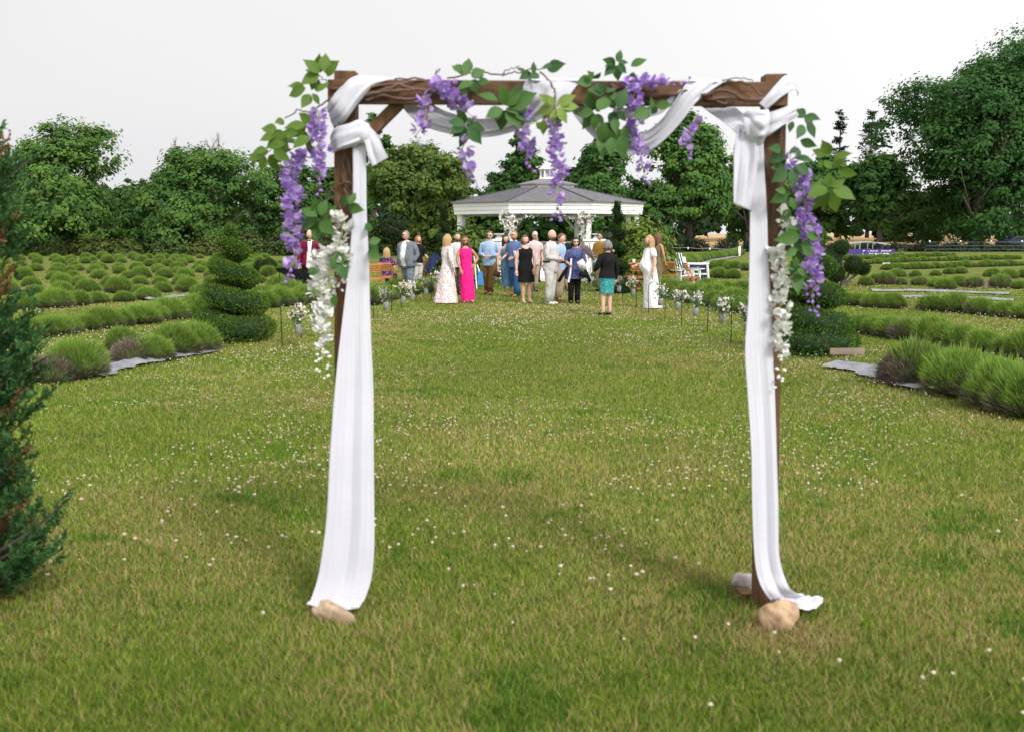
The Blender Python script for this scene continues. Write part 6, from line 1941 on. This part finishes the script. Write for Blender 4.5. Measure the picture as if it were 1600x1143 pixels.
person('guest in khaki trousers and dark top holding up a phone', 882, 455, 1.68, 200, top=(BLACK, .46, .5), bottom=('trousers', KHAKI), hair=('short', 'brown'), arms=('phone', 'down'), shoes='tan')
w16 = person('dark haired woman in navy print tunic and black trousers wearing sunglasses', 897, 475, 1.60, 6, fem=True, girth=1.22, lean=.22, top=(NAVYTOP, .38, .6, .012), bottom=('trousers', BLACK, 1.0), hair=('bob', 'dark'), arms=('hold', 'hold'), shades=True)
person('man in baseball cap and mustard shirt behind the teal skirt', 940, 455, 1.74, -50, top=(MUSTARD, .46, .45), bottom=('trousers', KHAKI), hair=('cap', 'cap'), arms=('hold', 'down'))
person('guest with dark curly hair and tan top beside the slim topiary', 951, 452, 1.72, 120, fem=True, top=(TANT, .46, .3), bottom=('trousers', BLACK), hair=('bob', 'dark'), arms=('down', 'down'))
w18 = person('grey haired woman in black cardigan and teal patterned skirt, seen from behind', 947, 493, 1.56, 206, fem=True, girth=1.08, top=(BLACK, .50, 1.0), bottom=('skirt', TEAL, 1.0, .295, .098), hair=('bob', 'grey'), arms=('down', 'hold'), shoes='dark')
w19 = person('bride in white lace gown standing side on with a drink', 1017, 482, 1.66, -72, fem=True, girth=1.0, belly=.085, dress=(IVORY, .825, .010, .15, .05, .03, .35), hair=('long', 'blonde'), arms=('hold', 'down'), shoes=None)
person('woman with light brown hair standing just behind the bride', 1026, 456, 1.72, 130, TANSKIN, True, dress=(cl('olive_dress', (.20, .17, .10)), .76, .16, .10, .04), hair=('long', 'brown'), arms=('down', 'hip'))

# things held in hands
def held(name, mb, mats, loc, rot, label, cat):
    o = mb.build(name, mats, None, True, loc, rot); tag(o, label, cat); return o


mb = MB(); mb.box((-.09, -.03, -.14), (.09, .03, 0)); mb.tube([(-.06, 0, 0), (-.04, 0, .08), (.04, 0, .08), (.06, 0, 0)], .006, 5)
held('handbag', mb, cl('brown_leather', (.075, .03, .024)), w9['L'] + Vector((-.02, -.03, -.12)), (0, .3, .3), 'small brown handbag held by the woman in denim', 'handbag')
mb = MB(); mb.box((-.085, -.002, -.14), (.085, .002, .14)); held('folded_paper', mb, WSHIRT, w16['R'] + Vector((-.03, -.08, -.02)), (.3, -.5, .2), 'folded white paper held by the woman in navy tunic', 'paper')
q = P(806, 402, G(807, 464).y - .35); mb = MB(); mb.box((-.012, -.10, -.17), (.012, .10, .17)); held('folded_paper', mb, WSHIRT, q, (0, -.25, .3), 'folded white paper held by the ginger bearded man', 'paper')
mb = MB(); mb.box((-.09, -.04, -.09), (.09, .04, .04)); mb.tube([(-.12, 0, .05), (-.2, .06, .35), (-.24, .1, .62)], .008, 5); held('shoulder_bag', mb, BLACK, w16['R'] + Vector((.02, -.03, -.22)), (0, .4, .1), 'black shoulder bag hanging on the woman in navy tunic', 'handbag')
mb = MB(); mb.add([(-.03, 0, .55), (.01, 0, .55), (-.05, -.02, .2), (-.01, -.02, .2), (-.10, 0, -.02), (-.05, 0, -.02), (-.02, .004, .55), (-.03, -.016, .2), (-.075, .004, -.02)], [(0, 1, 3, 2), (2, 3, 5, 4)])
held('white_lanyard', mb, WSHIRT, P(893, 440, G(897, 475).y - .30), (0, 0, 0), 'white ribbon hanging down the navy tunic', 'ribbon')
for s, xx in ((0, 873), (1, 922)):                                # black jacket sleeves hanging from her arms
    a_ = P(886 if s == 0 else 912, 418, G(897, 475).y - .15); b_ = P(xx, 440, G(897, 475).y - .1)
    mb = MB(); mb.tube([a_ - b_, (a_ - b_) * .5 + Vector((0, -.03, 0)), Vector((0, 0, 0))], [.03, .045, .04], 9)
    held('draped_jacket', mb, BLACK, b_, (0, 0, 0), f'black jacket end hanging at the {"left" if s == 0 else "right"} of the navy tunic', 'jacket')
r_ = random.Random(8); mb = MB()
LAVB = pmat('dried_lavender', (.16, .12, .13), (.25, .20, .20), 30, .9)
for k in range(40):
    e = Vector((r_.gauss(0, .045), r_.gauss(0, .045), r_.uniform(.26, .40))); mb.tube([(0, 0, 0), e * .6, e], [.004, .006, .011], 5)
held('lavender_bunch', mb, LAVB, P(929, 408, w18['R'].y - .03), (0, -.62, .1), 'dried lavender bunch held by the woman in the teal skirt', 'lavender bunch')
mb = MB(); mb.lathe([(.03, -.10), (.075, .06), (.08, .10), (.07, .09)], 12); held('paper_wrap', mb, cl('pale_blue_paper', (.55, .66, .74)), P(935, 412, w18['R'].y - .05), (0, -.62, .1), 'pale blue paper wrap round the dried lavender', 'paper')
mb = MB(); mb.lathe([(.028, 0), (.036, .11), (.034, .11)], 12, 0); mb.lathe([(.028, -.004), (.0315, .05)], 12, 1)
held('drink_cup', mb, [WSHIRT, cl('red_drink', (.55, .02, .05))], w19['L'] + Vector((-.06, 0, .02)), (0, 0, 0), 'small cup with red drink held by the bride', 'cup')
# black wheeled cart left of the man in burgundy
cart = empty('garden_cart', G(463, 458), R(-8))
mb = MB(); mb.add([(-.45, -.25, .62), (.55, -.25, .20), (.55, .25, .20), (-.45, .25, .62), (-.50, -.30, .72), (.05, -.30, .70), (.75, -.28, .12), (.75, .28, .12), (.05, .30, .70), (-.50, .30, .72)], [(0, 3, 2, 1), (4, 0, 1, 6, 5), (9, 8, 7, 2, 3), (4, 9, 3, 0), (6, 1, 2, 7)]); mb.build('tray', BLACK, cart)
mb = MB(); mb.tube([(.55, -.05, .16), (.55, .05, .16)], .16, 14); mb.build('wheel', IRON, cart)
for s in (-1, 1):
    mb = MB(); mb.tube([(-.4, s * .25, .62), (-.35, s * .27, 0)], .015, 6); mb.build('leg', IRON, cart)
tag(cart, 'black garden cart in front of the man in the burgundy jacket', 'cart')
